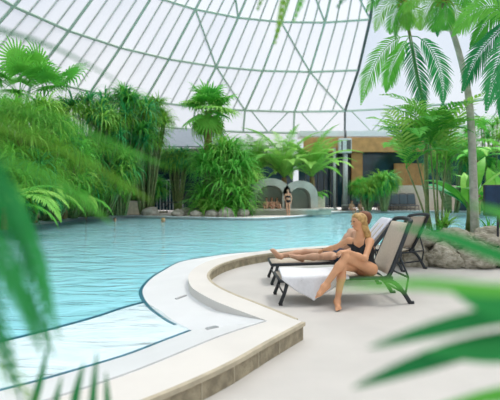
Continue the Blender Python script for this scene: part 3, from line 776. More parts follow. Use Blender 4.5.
def seat_pose(x, y, zs, face, floor):
    f = unit((*face, 0)); l = np.cross(V(0, 0, 1), f); o = V(x, y, zs)
    g = lambda F_, L_, Z: tuple(o+f*F_+l*L_+V(0, 0, Z))
    return dict(pelvis=g(0, 0, .1), chest=g(-.05, 0, .38), neck=g(-.04, 0, .56), head=g(0, 0, .73), face=tuple(f), sl=g(-.04, .165, .51), sr=g(-.04, -.165, .51), hl=g(.02, .09, .09), hr=g(.02, -.09, .09),
        el=g(.02, .22, .26), wl=g(.22, .15, .19), er=g(.02, -.22, .26), wr=g(.22, -.15, .19), kl=g(.44, .11, .11), kr=g(.44, -.11, .11), al=g(.46, .10, floor-zs+.08), ar=g(.46, -.10, floor-zs+.08), tl=g(.63, .11, floor-zs+.03), tr=g(.63, -.11, floor-zs+.03), base=(x, y, zs))
def lounge_pose(x, y, zs, face):
    f = unit((*face, 0)); l = np.cross(V(0, 0, 1), f); o = V(x, y, zs)
    g = lambda F_, L_, Z: tuple(o+f*F_+l*L_+V(0, 0, Z))
    return dict(pelvis=g(0, 0, .10), chest=g(-.20, 0, .31), neck=g(-.31, 0, .46), head=g(-.33, 0, .64), face=tuple(f), sl=g(-.28, .165, .41), sr=g(-.28, -.165, .41), hl=g(.02, .08, .09), hr=g(.02, -.08, .09),
        el=g(-.22, .22, .17), wl=g(.0, .17, .15), er=g(-.22, -.22, .17), wr=g(.0, -.17, .15), kl=g(.40, .08, .26), kr=g(.43, -.08, .12), al=g(.66, .08, .06), ar=g(.82, -.08, .06), tl=g(.80, .09, .03), tr=g(.88, -.09, .17), fupr=tuple(-f+V(0, 0, .3)), base=(x, y, zs))
def swim_pose(x, y, face):
    f = unit((*face, 0)); l = np.cross(V(0, 0, 1), f); o = V(x, y, 0)
    g = lambda F_, L_, Z: tuple(o+f*F_+l*L_+V(0, 0, Z))
    return dict(pelvis=g(-.62, 0, -.42), chest=g(-.30, 0, -.25), neck=g(-.10, 0, -.07), head=g(0, 0, .08), face=tuple(f), sl=g(-.14, .17, -.13), sr=g(-.14, -.17, -.13), hl=g(-.64, .09, -.43), hr=g(-.64, -.09, -.43),
        el=g(.06, .36, -.16), wl=g(.26, .20, -.14), er=g(.06, -.36, -.16), wr=g(.26, -.20, -.14), kl=g(-1.04, .13, -.56), kr=g(-1.06, -.12, -.50), al=g(-1.44, .15, -.62), ar=g(-1.46, -.14, -.58), tl=g(-1.60, .16, -.64), tr=g(-1.62, -.15, -.60), base=(x, y, -.1))
Jp, s = up_pose(2.42, 28.6, .10, (-.35, -1))
c = person('person', 'tanned woman in black bikini standing before the stone alcoves', Jp, M['skintan'], .012, s)
def bik(c):
    return lambda X: np.minimum(np.maximum(np.abs((X-c['ch'])[..., 2]+.01)-.06, -9), np.abs((X-c['pel'])[..., 2]+.01)-.085)
cloth(c, 'bikini', M['suit'], bik(c), .012); hair(c, M['hairdark'], .25)
for i, (x, hm, lab, fem) in enumerate(((.98, 'hairdark', 'leftmost bather of three sitting inside the left alcove', False), (1.36, 'hairred', 'middle bather of three sitting inside the left alcove', True), (1.74, 'hairdark', 'rightmost bather of three sitting inside the left alcove', True))):
    Js = lounge_pose(x+.1, 29.75, .50, (.1*(i-1), -1)); c = person('person', lab, Js, M['skintan'], .013, .95, fem, group='bathers in the alcove')
    cloth(c, 'swimwear', M['suitred'] if i == 1 else M['navy'], lambda X, c=c: np.abs((X-c['pel'])[..., 2])-.10, .012); hair(c, M[hm], .2 if fem else 0)
for i, (px, lab, hm) in enumerate(((352, 'left bather of the two sitting at the far pool edge', 'hairdark'), (361, 'right bather of the two sitting at the far pool edge', 'hairblond'))):
    Y = 36.3; Js = seat_pose((px-250)/F*Y, Y, .13, (.2-.4*i, -1), -.45); c = person('person', lab, Js, M['skintan'], .014, 1, False, group='bathers at the far edge')
    cloth(c, 'swimwear', M['suitred'] if i == 0 else M['suit'], lambda X, c=c: np.abs((X-c['pel'])[..., 2])-.10, .012); hair(c, M[hm])
for (px, Y, face, hm, lab) in ((115, 24, (.3, -1), 'hairdark', 'swimmer with only head and shoulders above water, left'), (163.5, 23.5, (1, -.3), 'hairblond', 'fair haired swimmer in the water below the grey rocks'), (86, 26, (.5, -1), 'hairred', 'swimmer near the left bank under the overhanging leaves')):
    Jp = swim_pose((px-250)/F*Y, Y, face); c = person('person', lab, Jp, M['skintan'], .014, 1, False)
    cloth(c, 'swimwear', M['navy'], lambda X, c=c: np.abs((X-c['pel'])[..., 2])-.12, .012); hair(c, M[hm])

# ------------------------------------------------------------------ plants
Z = Vector((0, 0, 1))
def frond_on(mb, path, n, ll, lw, droop=.35, fwd=.75, start=.12, rr=.016, seed=0, tipscale=.35, spread=1.0, vee=.15, axis=None):
    "feather leaf along a path: midrib and n pairs of leaflets"
    q = random.Random(seed); pts = resample(path, n+1)
    mb.tube(pts[::max(1, n//10)]+[pts[-1]] if n % max(1, n//10) else pts[::max(1, n//10)], [rr*(1-.75*i/12) for i in range(len(pts[::max(1, n//10)]+([pts[-1]] if n % max(1, n//10) else [])))] , 5)
    for i in range(int(n*start), n+1):
        u = (i/n-start)/(1-start)
        t = (pts[min(i+1, n)]-pts[max(i-1, 0)]).normalized(); sd = t.cross(axis or Z)
        if sd.length < .05: sd = t.cross(Vector((0, 1, 0)))
        sd.normalize(); up = sd.cross(t)
        L = ll*(math.sin(math.pi*(.18+.80*u))**.7)*(1-(1-tipscale)*u**3)*q.uniform(.86, 1.1)
        for sg in (1, -1):
            f = fwd+.7*u*u+q.uniform(-.12, .12)
            d = (sd*sg*spread+t*f+up*(vee+q.uniform(-.1, .1))).normalized()
            a = pts[i]; m_ = a+d*L*.5-Z*L*droop*.18; m1 = a+d*L*.25-Z*L*droop*.03; e = a+d*L*.92-Z*L*droop*.75
            wv = (t-d*(t@d)).normalized()
            mb.ribbon([a, m1, m_, e], [lw*.35, lw*.9, lw*.85, lw*.08], wv*(1 if sg > 0 else 1), .25)
def arc(L, a0, drop, n=14, p=1.3):
    "curve in the xz plane: starts at angle a0, bends down by drop"
    pts = [Vector((0, 0, 0))]
    for i in range(n):
        a = a0-drop*((i+.5)/n)**p; pts.append(pts[-1]+Vector((math.cos(a), 0, math.sin(a)))*L/n)
    return pts
def frond_mesh(name, m, L=1.6, a0=R(60), drop=R(110), n=34, ll=.42, lw=.022, **k):
    b = MB(); frond_on(b, arc(L, a0, drop), n, ll, lw, **k); return b.mesh(name, m)
def fan_mesh(name, m, pet=.8, r=.8, seg=22, a0=R(50), span=R(250), seed=1, w=.035, dip=.25):
    q = random.Random(seed); b = MB(); p = arc(pet, a0, R(30), 6); b.tube(p, [.016-.001*i for i in range(7)], 5)
    o = p[-1]; t = (p[-1]-p[-2]).normalized(); t = (t-Z*dip).normalized(); sd = Vector((0, 1, 0)); up = t.cross(sd)
    for i in range(seg):
        a = -span/2+span*i/(seg-1); d = (t*math.cos(a)+sd*math.sin(a)+up*.0).normalized(); L = r*q.uniform(.85, 1.05)*(1-.18*abs(a)/(span/2))
        wv = (-t*math.sin(a)+sd*math.cos(a)).normalized()
        m1 = o+d*L*.35; m2 = o+d*L*.68-Z*L*.06; e = o+d*L*.93-Z*L*q.uniform(.15, .4)
        b.ribbon([o, m1, m2, e], [.004, w*1.35, w, .004], wv, .3)
    return b.mesh(name, m)
def rosette_mesh(name, m, n=30, L=1.2, w=.03, a=(R(20), R(85)), drop=R(120), seed=1):
    "tuft of long strap leaves bending over"
    q = random.Random(seed); b = MB()
    for i in range(n):
        az = 2*math.pi*i*.618+q.uniform(-.2, .2); a0 = q.uniform(*a); l = L*q.uniform(.7, 1.1)
        pts = arc(l, a0, drop*q.uniform(.7, 1.2), 7, 1.5); rot = Matrix.Rotation(az, 3, 'Z'); pts = [rot @ p for p in pts]
        b.ribbon(pts, [w*.6, w, w, w*.9, w*.7, w*.5, w*.28, .002], rot @ Vector((0, 1, 0)), .3)
    return b.mesh(name, m)
def put_fronds(t, meshes, n, at, tilt=(-.2, .2), sc=(.85, 1.15), az0=0, q=rnd, name='frond', azr=None):
    at = Vector(at)
    for i in range(n):
        az = az0+2*math.pi*i*.618 if azr is None else q.uniform(*azr)
        link(name, meshes[i % len(meshes)], t, at+Vector((0, 0, q.uniform(-.06, .06))), (0, q.uniform(*tilt), az+q.uniform(-.2, .2)), q.uniform(*sc))

# shared leaf meshes
FR_UP = [frond_mesh('frond', M['lf'], 1.7, R(72), R(85), 34, .45, .022, seed=1), frond_mesh('frond', M['lf'], 1.6, R(60), R(95), 32, .42, .022, seed=2)]
FR_DN = [frond_mesh('frond', M['lf'], 1.9, R(45), R(125), 40, .42, .018, seed=3, droop=.6), frond_mesh('frond', M['lfteal'], 1.7, R(25), R(105), 38, .40, .018, seed=4, droop=.6)]
FR_AR = [frond_mesh('frond', M['lfbright'], 1.9, R(76), R(80), 19, .60, .036, seed=5, vee=.35), frond_mesh('frond', M['lf'], 1.8, R(64), R(90), 18, .58, .036, seed=6, vee=.3), frond_mesh('frond', M['lf'], 1.7, R(50), R(85), 18, .56, .036, seed=16, vee=.3)]
FR_CY = [frond_mesh('frond', M['lfbright'], 3.6, R(78), R(75), 54, .75, .022, seed=7, vee=.3, rr=.03), frond_mesh('frond', M['lfbright'], 3.4, R(62), R(85), 52, .72, .022, seed=8, vee=.3, rr=.03)]
FR_LO = [frond_mesh('frond', M['lfbright'], 2.6, R(50), R(105), 34, .6, .035, seed=9), frond_mesh('frond', M['lf'], 2.5, R(35), R(90), 34, .6, .035, seed=10)]
FAN = [fan_mesh('fan_leaf', M['lf'], .9, 1.15, 20, R(55), seed=1, w=.042, dip=0), fan_mesh('fan_leaf', M['lfbright'], .8, 1.1, 18, R(25), seed=2, w=.042, dip=.1)]
FANB = [fan_mesh('fan_leaf', M['lf'], 1.2, 1.15, 22, R(65), seed=3, w=.032, dip=-.1), fan_mesh('fan_leaf', M['lf'], .9, .95, 22, R(40), seed=4, w=.032, dip=0)]
RO = [rosette_mesh('leaf_rosette', M['lf'], 46, 2.1, .055, (R(20), R(88)), R(140), 1), rosette_mesh('leaf_rosette', M['lf'], 46, 2.0, .055, (R(5), R(80)), R(120), 2), rosette_mesh('leaf_rosette', M['lfbright'], 40, 1.9, .05, (R(25), R(88)), R(135), 3)]
ROW = [rosette_mesh('leaf_rosette', M['lf'], 60, 1.35, .034, (R(-10), R(80)), R(140), 5), rosette_mesh('leaf_rosette', M['lfbright'], 54, 1.25, .032, (R(-10), R(80)), R(140), 6), rosette_mesh('leaf_rosette', M['lfteal'], 60, 1.4, .036, (R(-10), R(80)), R(130), 7), rosette_mesh('leaf_rosette', M['lfolive'], 54, 1.3, .032, (R(-10), R(80)), R(135), 8)]

def trunk(t, pts, rs, m, n=12, rings_=0):
    b = MB(); b.tube(spline(pts, 6), [rs[0]+(rs[1]-rs[0])*i/(6*(len(pts)-1)) for i in range(6*(len(pts)-1)+1)], n); o = b.build('trunk', m, t, True)
    return o
# tall slender palm with a leaning trunk (right)
def tall_palm(lab, Y, pix, r0, r1, zb, crown, dn, up, fruit=True, seed=1, sc=(.85, 1.1), tm='trunk'):
    q = random.Random(seed); base = P(pix[0][0], pix[0][1], Y); base.z = zb
    t = thing('palm_tree', lab, 'palm', base)
    pts = [Vector((0, 0, 0))]+[P(a, c, Y)-base for a, c in pix[1:]]
    trunk(t, pts, (r0, r1), M[tm]); top = pts[-1]
    b = MB(); b.tube([top-Vector((0, 0, .05)), top+Vector((.0, 0, .25)), top+Vector((0, 0, .5))], [r1*1.15, r1*1.4, r1*.6], 10); b.build('crownshaft', M['cane'], t, True)
    put_fronds(t, FR_DN, dn, top+Vector((0, 0, .35)), (-.1, .35), sc, q.uniform(0, 3), q); put_fronds(t, FR_UP, up, top+Vector((0, 0, .45)), (-.2, .2), sc, 1, q)
    if fruit:
        b = MB()
        for i in range(46):
            a = q.uniform(0, 6.28); d = q.uniform(.05, .24); p0 = top+Vector((0, 0, .12)); p1 = p0+Vector((math.cos(a)*d, math.sin(a)*d, -q.uniform(-.1, .16)))
            b.tube([p0, p0.lerp(p1, .5)+Vector((0, 0, .08)), p1], [.012, .01, .022], 5)
        b.build('fruit_cluster', M['dryfiber'], t, True)
    return t, top
tallp, _ = tall_palm('tall slender palm with pale leaning trunk behind the boulder wall', 10.0, [(475, 228), (474, 200), (470, 110), (461, 60), (444, 6)], .10, .052, .5, None, 6, 18, seed=3, sc=(.7, 1.0))
t, top = tall_palm('tall thin palm rising out of the cane palm clump', 11.4, [(428, 226), (426, 170), (425, 115), (417, 75), (410, 36), (404, 8)], .055, .035, .5, None, 0, 0, True, seed=5, sc=(.8, 1.0), tm='cane')
def path_frond(t, path, n, ll, lw, m, seed, **k):
    k.setdefault('axis', Vector((.15, 1, .45)))
    b = MB(); frond_on(b, spline([P(*a)-t.location for a in path], 5), n, ll, lw, seed=seed, **k); return link('frond', b.mesh('frond', m), t)
for i, (path, mm) in enumerate((([(410, 36, 11.4), (398, 38, 11.2), (382, 52, 11.0), (368, 78, 10.9), (361, 104, 10.9)], 'lf'), ([(410, 36, 11.4), (412, 46, 11.0), (417, 72, 10.8), (422, 98, 10.8), (424, 118, 10.9)], 'lfteal'),
                 ([(410, 36, 11.4), (420, 38, 11.3), (434, 54, 11.2), (442, 80, 11.2), (443, 106, 11.3)], 'lfteal'), ([(410, 36, 11.4), (404, 44, 11.7), (392, 66, 11.9), (386, 92, 11.9)], 'lf'))):
    path_frond(t, path, 34, .46, .022, M[mm], 70+i, droop=.35, start=.16, fwd=.9, rr=.014)
for i, path in enumerate(([(404, 4), (394, 2), (382, 10), (375, 32)], [(404, 4), (400, 6), (394, 16), (390, 34)], [(404, 4), (409, 4), (416, 14), (420, 30)], [(404, 2), (388, -6), (376, -2), (366, 12)], [(404, 2), (404, 8), (406, 18), (408, 30)])):
    path_frond(t, [(a, c, 11.3-.1*i) for a, c in path], 26, .34, .013, M['lf' if i % 2 else 'lfbright'], 170+i, droop=.4, start=.08, rr=.012)
for i, path in enumerate(([(444, 2), (434, 0), (426, 12), (421, 30)], [(444, 2), (440, 4), (436, 16), (433, 32)], [(444, 2), (450, 2), (456, 12), (458, 30)], [(444, 0), (460, -6), (474, 2), (484, 20)], [(444, 0), (428, -8), (412, -2), (404, 14)], [(444, 2), (446, 6), (446, 18), (445, 30)])):
    path_frond(tallp, [(a, c, 9.8-.1*i) for a, c in path], 26, .34, .012, M['lf' if i % 2 else 'lfbright'], 190+i, droop=.4, start=.08, rr=.012)
for i in range(9):
    link('frond', FR_UP[i % 2], t, top+Vector((0, 0, .3)), (0, rnd.uniform(-.25, .1), i*2.4), rnd.uniform(.8, 1.0))
t, top = tall_palm('palm at the right edge with drooping deep green fronds', 9.0, [(522, 245), (524, 150), (522, 90), (512, 22)], .09, .06, .5, None, 0, 6, False, seed=8, sc=(.8, 1.05))
for i, (path, mm) in enumerate((([(512, 18, 9.0), (492, 6, 8.8), (470, 14, 8.7), (452, 36, 8.7)], 'lf'), ([(512, 20, 9.0), (496, 34, 8.9), (476, 58, 8.8), (462, 92, 8.8)], 'lfteal'), ([(512, 22, 9.0), (504, 44, 8.7), (494, 76, 8.6), (486, 112, 8.6)], 'lfteal'),
                 ([(512, 20, 9.0), (505, 8, 9.4), (488, 20, 9.7), (470, 48, 9.8)], 'lf'), ([(512, 22, 9.0), (512, 50, 9.3), (504, 85, 9.4), (500, 118, 9.4)], 'lfteal'))):
    path_frond(t, path, 36, .44, .021, M[mm], 90+i, droop=.45, start=.10, fwd=.9, rr=.014)
# hanging crown over the top of the frame between dome and palms
tall_palm('tall palm far behind the others with its crown above the frame', 13.5, [(398, 224), (402, 140), (398, 60), (396, -14)], .06, .05, -1.0, None, 12, 4, True, seed=12, sc=(.8, 1.0), tm='cane') if False else None

# cane palm clump
t = thing('cane_palm', 'clump of slim cane palms behind the boulder wall near the loungers', 'palm', (4.45, 10.5, .5))
q = random.Random(21)
for px, py, lean in ((406, 166, -.25), (415, 150, -.12), (430, 142, .02), (437, 152, .12), (446, 160, .22)):
    Y = 10.4+q.uniform(-.25, .3); p1 = P(px, py, Y)-t.location; p0 = Vector((p1.x*.35-lean*.1, p1.y*.5, 0))
    b = MB(); b.tube(spline([p0, (p0*.5+p1*.5)+Vector((-lean*.12, 0, 0)), p1], 5), [.026-.001*i for i in range(11)], 8); b.build('cane', M['cane'], t, True)
    put_fronds(t, FR_AR, 8, p1, (-.3, .3), (.65, 1.02), q.uniform(0, 6), q)
# banana like plant
def big_leaf(m, L=1.5, w=.2, a0=R(70), drop=R(70), name='leaf'):
    b = MB(); p = arc(L, a0, drop, 12); b.ribbon(p, [.012, .012, .05*w/.2, .11*w/.2, .16*w/.2, w*.97, w, w*.98, w*.92, w*.8, w*.6, w*.32, .005], Vector((0, 1, 0)), .3); b.tube(p[:11], [.02-.0016*i for i in range(11)], 5)
    return b.mesh(name, m)
BL = [big_leaf(M['lfbright'], 1.8, .2, R(78), R(60)), big_leaf(M['lf'], 1.6, .22, R(68), R(85)), big_leaf(M['lfteal'], 1.7, .2, R(60), R(70))]
def banana(lab, x, y, z, n, sc, seed):
    q = random.Random(seed); t = thing('banana_plant', lab, 'plant', (x, y, z))
    b = MB(); b.tube([(0, 0, 0), (.02, 0, .4), (.0, 0, .8)], [.09, .07, .05], 10); b.build('stem', M['cane'], t, True)
    put_fronds(t, BL, n, (0, 0, .55), (-.2, .25), sc, q.uniform(0, 6), q, 'leaf'); return t
banana('broad leaved banana plant left of the dark panel', 5.35, 11.0, .5, 9, (.7, 1.0), 4)
banana('broad leaved banana plant beside the right edge behind the leaning trunk', 6.7, 12.0, .3, 9, (.9, 1.2), 6)
def rosette_plant(name, lab, cat, loc, meshes, spots, group=None, sc=(.8, 1.1), seed=1, stem=None):
    q = random.Random(seed); t = thing(name, lab, cat, loc, group=group)
    b = MB()
    for s_ in spots:
        p1 = Vector(s_); p0 = Vector((s_[0]*.25, s_[1]*.25, 0)); b.tube(spline([p0, p0.lerp(p1, .5)+Vector((0, 0, .05)), p1], 3), [.06-.004*i for i in range(7)], 6)
    b.build('stems', stem or M['cane'], t, True)
    for i, s_ in enumerate(spots): link('leaf_rosette', meshes[i % len(meshes)], t, s_, (q.uniform(-.25, .25), q.uniform(-.25, .25), q.uniform(0, 6)), q.uniform(*sc))
    return t
rosette_plant('spiky_plant', 'small spiky plant in front of the cane palm stems', 'plant', (4.38, 10.25, .5), [rosette_mesh('leaf_rosette', M['lfbright'], 30, .5, .02, (R(5), R(80)), R(50), 9)], [(0, 0, .12), (.15, .1, .22)], seed=3)
rosette_plant('spiky_plant', 'small spiky plant at the foot of the leaning palm trunk', 'plant', (5.35, 9.6, .5), [rosette_mesh('leaf_rosette', M['lf'], 30, .42, .02, (R(5), R(80)), R(70), 10)], [(0, 0, .1), (-.2, .1, .1)], seed=4)
# right background greenery behind the planter
def blob_spots(n, rx, ry, rz, z0, seed):
    q = random.Random(seed); out = []
    for i in range(n):
        a = q.uniform(0, 6.28); e = math.asin(q.uniform(-.8, 1)); k = q.uniform(.7, 1)
        out.append((rx*k*math.cos(e)*math.cos(a), ry*k*math.cos(e)*math.sin(a), max(.3, z0+rz*k*math.sin(e)*(1 if e > 0 else 1.6))))
    return out
for i, (px, py, Y, rx, rz, lab) in enumerate(((452, 160, 33, 2.0, 1.4, 'rounded green bush on the far terrace behind the cane palms'), (492, 150, 31, 2.4, 2.0, 'tall green bush at the far right behind the leaning trunk'), (384, 184, 36, .8, .4, 'low green bush before the annex right of the lantern column'), (368, 190, 36.3, 1.0, .5, 'smallest green bush by the far terrace right of the lantern column'))):
    p = P(px, py, Y); rosette_plant('bush', lab, 'bush', (p.x, Y, .1), ROW, blob_spots(26, rx, rx*.6, rz, max(.5, p.z), 30+i), seed=i)
t = thing('palm_tree', 'small feathery palm on the right far terrace', 'palm', (P(478, 200, 30).x, 30, .1)); trunk(t, [(0, 0, 0), (.1, 0, 2), (0, 0, 3.6)], (.16, .1), M['trunkbrown']); put_fronds(t, FR_LO, 14, (0, 0, 3.6), (-.3, .3), (.9, 1.2), 0, rnd)

# fan palm with trunk, left of centre
p = P(207, 213, 30); t = thing('fan_palm', 'fan palm with shaggy brown trunk left of centre on the bank', 'palm', (p.x, 30, .1))
zt = P(207, 112, 30).z; trunk(t, [(0, 0, 0), (.05, 0, zt*.5), (.1, 0, zt-.1)], (.3, .24), M['trunkbrown'])
put_fronds(t, FAN, 34, (.1, 0, zt-.1), (-.7, 1.25), (1.05, 1.4), 0, rnd, 'fan_leaf')
# pandanus
p = P(223, 205, 28.2)
q = random.Random(3); sp = blob_spots(64, 1.75, 1.4, 2.5, 1.9, 5)
rosette_plant('screw_pine', 'large bush of long drooping strap leaves left of the alcoves', 'bush', (p.x, 28.6, .1), RO, sp, sc=(.8, 1.05), seed=8)
# centre feather palms
for (px, Y, zc, n, sc, lab, sd) in ((284, 33.5, 2.6, 34, (1.15, 1.5), 'low feathery bright green palm rising behind the alcoves', 1), (312, 34.6, 2.7, 28, (1.05, 1.4), 'feathery palm left of the lantern column', 2), (256, 34.5, 3.0, 24, (1.0, 1.35), 'feathery palm half hidden behind the strap leaved bush', 3)):
    t = thing('feather_palm', lab, 'palm', ((px-250)/F*Y, Y, .1)); q = random.Random(sd)
    trunk(t, [(0, 0, 0), (.05, 0, zc*.5), (0, 0, zc)], (.24, .18), M['trunkbrown']); put_fronds(t, FR_CY, n, (0, 0, zc), (-.25, .5), sc, q.uniform(0, 6), q)
t = thing('potted_plant', 'small palm in a square beige planter right of the alcoves', 'plant', (P(316, 205, 33).x, 33, .1))
b = MB(); b.box((0, 0, .6), (1.15, 1.15, 1.2), bev=.05); b.build('planter', M['pot'], t); b = MB(); b.box((0, 0, 1.2), (1.0, 1.0, .06)); b.build('soil', M['soil'], t)
put_fronds(t, FR_LO, 12, (0, 0, 1.2), (-.2, .3), (.4, .6), 0, rnd)
t = thing('pool_sign', 'pale teal panel on the terrace right of the lantern column', 'sign', (9.35, 36.9, .1)); mesh_box('panel', M['teal_pl'], t, (0, 0, 1.1), (1.2, .08, .6), bev=.02); b = MB()
for x in (-.4, .4): b.tube([(x, .05, 0), (x, .05, 1.3)], .04, 8)
b.build('post', M['steelpole'], t, True)

# left bank jungle
left = [(52, 165, 21, 1.7, 1.5, 'weeping green bush on the left bank beside the front fan palm', 0), (82, 128, 25, 2.2, 1.7, 'tall weeping bush left of centre in the left jungle', 1), (118, 122, 26.5, 2.1, 1.6, 'tall weeping bush in the middle of the left jungle', 2), (146, 124, 28.5, 1.5, 1.5, 'tall weeping bush nearest the grey annex roof', 3),
        (100, 165, 25.5, 2.0, 1.3, 'lower weeping bush over the water on the left bank', 4), (126, 162, 29.6, 1.5, 1.0, 'lower weeping bush above the yellowish stone block', 5), (70, 185, 23.5, 1.5, .8, 'lowest weeping bush touching the water at left', 6), (25, 140, 19.5, 1.7, 1.9, 'dense bush below the fan palm at the left edge', 7), (150, 188, 30.2, .7, .35, 'small weeping bush by the dark lounger on the bank', 8), (178, 160, 31.5, .9, .25, 'olive bush in front of the grey annex glazing', 9), (8, 185, 18, 1.6, 1.2, 'dense bush at the left edge just above the water', 10)]
for px, py, Y, rx, rz, lab, i in left:
    p = P(px, py, Y); rosette_plant('weeping_bush', lab, 'bush', (p.x, Y, .2), [ROW[i % 4], ROW[(i+1) % 4], ROW[(i+2) % 4]], blob_spots(46, rx, rx*.7, rz, max(.6, p.z-.2), 60+i), seed=i, sc=(.8, 1.15))
for (px, py, Y, n, lab, sd) in ((20, 96, 22.5, 11, 'fan palm with upright leaves at the left edge', 4), (44, 100, 23.0, 7, 'smaller fan palm leaning over at the left', 5)):
    zt = P(px, py, Y).z; t = thing('fan_palm', lab, 'palm', ((px-250)/F*Y, Y, .2)); q = random.Random(sd)
    trunk(t, [(0, 0, 0), (.1, 0, zt*.5), (0, 0, zt-.2)], (.14, .10), M['trunk']); put_fronds(t, FANB, n, (0, 0, zt-.2), (-.6, .3), (1.2, 1.5), 0, q, 'fan_leaf')
for (px, Y, zc, n, lab, sd) in ((35, 19.5, 1.0, 18, 'low feathery palm arching over the water at left', 1), (65, 22.5, 1.0, 16, 'low feathery palm beside the swimmer at the left bank', 2), (5, 15.5, .8, 16, 'low feathery palm at the left edge of the water', 3)):
    t = thing('feather_palm', lab, 'palm', ((px-250)/F*Y, Y, .2)); q = random.Random(sd)
    trunk(t, [(0, 0, 0), (0, 0, zc)], (.12, .10), M['trunkbrown']); put_fronds(t, FR_LO, n, (0, 0, zc), (-.3, .4), (.8, 1.15), 0, q)

# ------------------------------------------------------------------ foreground plants close to the lens
t = thing('foreground_palm', 'blurred palm in the left foreground with fronds across the frame', 'palm', (-1.45, 1.15, 0)); tl = t.location.copy()
b = MB()
for dx, dy, zz in ((0, 0, 1.3), (.08, .1, 1.6), (-.1, .05, 1.1)): b.tube([(dx, dy, 0), (dx*.7, dy, zz*.5), (dx*.4, dy, zz)], [.035, .03, .022], 8)
b.build('cane', M['cane'], t, True)
def fg(path, n, ll, lw, m, seed, **k):
    k.setdefault('axis', Vector((.1, 1, .35)))
    pts = [P(*a)-tl for a in path]; b = MB(); frond_on(b, spline(pts, 6), n, ll, lw, seed=seed, **k); link('frond', b.mesh('frond', m), t)
fg([(-150, 160, .95), (-60, 120, .95), (20, 135, .95), (90, 165, .95), (150, 200, .95)], 44, .085, .0018, M['lfolive'], 1, rr=.006, droop=.5)
fg([(-150, 190, .9), (-60, 140, .9), (10, 165, .9), (70, 190, .9), (110, 222, .9)], 50, .085, .0022, M['lf'], 2, rr=.004, droop=.5)
fg([(-150, 120, 1.0), (-60, 90, 1.0), (20, 110, 1.0), (100, 140, 1.0), (165, 165, 1.0)], 48, .085, .002, M['lf'], 8, rr=.004, droop=.5)
fg([(-200, 100, .9), (-90, 10, .9), (0, 30, .95), (60, 50, 1.0), (115, 80, 1.0)], 90, .016, .0020, M['lffg'], 3, rr=.005)
fg([(-320, 180, 1.0), (-120, 110, .95), (-10, 165, .95), (30, 250, .95), (50, 345, .95)], 44, .10, .0032, M['lffg'], 4, rr=.006, droop=.9)
fg([(-300, 120, .75), (-120, 130, .7), (-20, 170, .7), (28, 240, .7), (58, 335, .7)], 60, .08, .0042, M['lffg'], 14, rr=.005, droop=.7)
fg([(-300, 160, .75), (-140, 170, .7), (-50, 200, .7), (5, 260, .7), (40, 350, .7)], 58, .09, .0042, M['lffg'], 15, rr=.005, droop=.7)
fg([(-300, 200, .8), (-160, 230, .75), (-60, 250, .75), (-15, 300, .75), (10, 380, .75)], 54, .085, .0034, M['lffg'], 16, rr=.005, droop=.6)
fg([(-300, 60, .75), (-120, 80, .7), (-40, 130, .7), (10, 200, .7), (34, 300, .7)], 54, .075, .0030, M['lffg'], 17, rr=.005, droop=.7)
fg([(-300, 180, .8), (-160, 200, .75), (-50, 235, .75), (20, 290, .75), (52, 352, .75)], 56, .09, .0040, M['lffg'], 18, rr=.005, droop=.6)
fg([(-360, 240, 1.0), (-140, 190, .9), (-40, 240, .9), (0, 320, .9), (20, 400, .9)], 44, .11, .0034, M['lffg'], 5, rr=.006, droop=.7)
fg([(-300, 330, 1.0), (-140, 300, 1.0), (-50, 330, 1.0), (20, 385, 1.0), (60, 450, 1.0)], 36, .12, .003, M['lfolive'], 6, rr=.005, droop=.3)
b = MB()
for (a, c, e, w_) in (((70, 440), (76, 395), (84, 362), .011), ((92, 450), (93, 400), (97, 352), .010), ((112, 450), (108, 405), (106, 372), .009), ((60, 450), (55, 410), (62, 376), .010), ((20, 440), (38, 390), (48, 345), .010)):
    Y = 1.0; pts = [P(*a, Y)-tl, P(*c, Y)-tl, P(*e, Y)-tl]; pts = spline(pts, 3); b.ribbon(pts, [w_*.9, w_, w_, w_*.9, w_*.7, w_*.4, .001], Vector((1, 0, 0)), .2)
bo = b
b.tube([P(60, 450, 1.0)-tl, P(-60, 440, 1.02)-tl, P(-300, 380, 1.0)-tl], .005, 5); b.tube([P(112, 450, 1.0)-tl, P(60, 450, 1.0)-tl], .005, 5)
b.build('frond', M['lffg'], t)

t = thing('foreground_plant', 'blurred strap leaved plant in the right foreground', 'plant', (.95, .95, 0)); tl = t.location.copy()
b = MB(); b.tube([(0, 0, 0), (-.02, 0, .5), (.0, 0, 1.25)], [.03, .025, .015], 8); b.build('stem', M['cane'], t, True)
for (pp, w_, Y, mt) in ((((700, 330), (560, 335), (480, 345), (410, 366), (352, 388)), .019, .85, 'lffg'), (((700, 320), (570, 310), (500, 315), (430, 330), (368, 348)), .017, .85, 'lffg'),
                        (((700, 330), (600, 345), (520, 350), (470, 352), (420, 352)), .020, .83, 'lffg'), (((700, 260), (580, 285), (500, 290), (420, 284), (335, 286)), .010, .75, 'lf'), (((700, 255), (600, 285), (540, 300), (490, 305), (450, 290)), .026, .8, 'lffg'),
                        (((700, 290), (580, 275), (500, 256), (450, 238), (398, 226)), .015, .95, 'lffg'), (((700, 290), (600, 255), (540, 230), (505, 215), (468, 204)), .012, .9, 'lf'), (((700, 350), (600, 380), (540, 390), (480, 398), (400, 420)), .014, .85, 'lf')):
    Y *= .72; w_ *= .72; pts = spline([P(a, c, Y)-tl for a, c in pp], 4); n = len(pts); b = MB()
    ws = [w_*min(1, .35+i/n*1.6)*(1-max(0, (i/(n-1)-.62)/.38)**1.6)+.0006 for i in range(n)]
    b.ribbon(pts, ws, Vector((0, .25, 1)).normalized(), .25); b.build('leaf', M[mt], t, True)
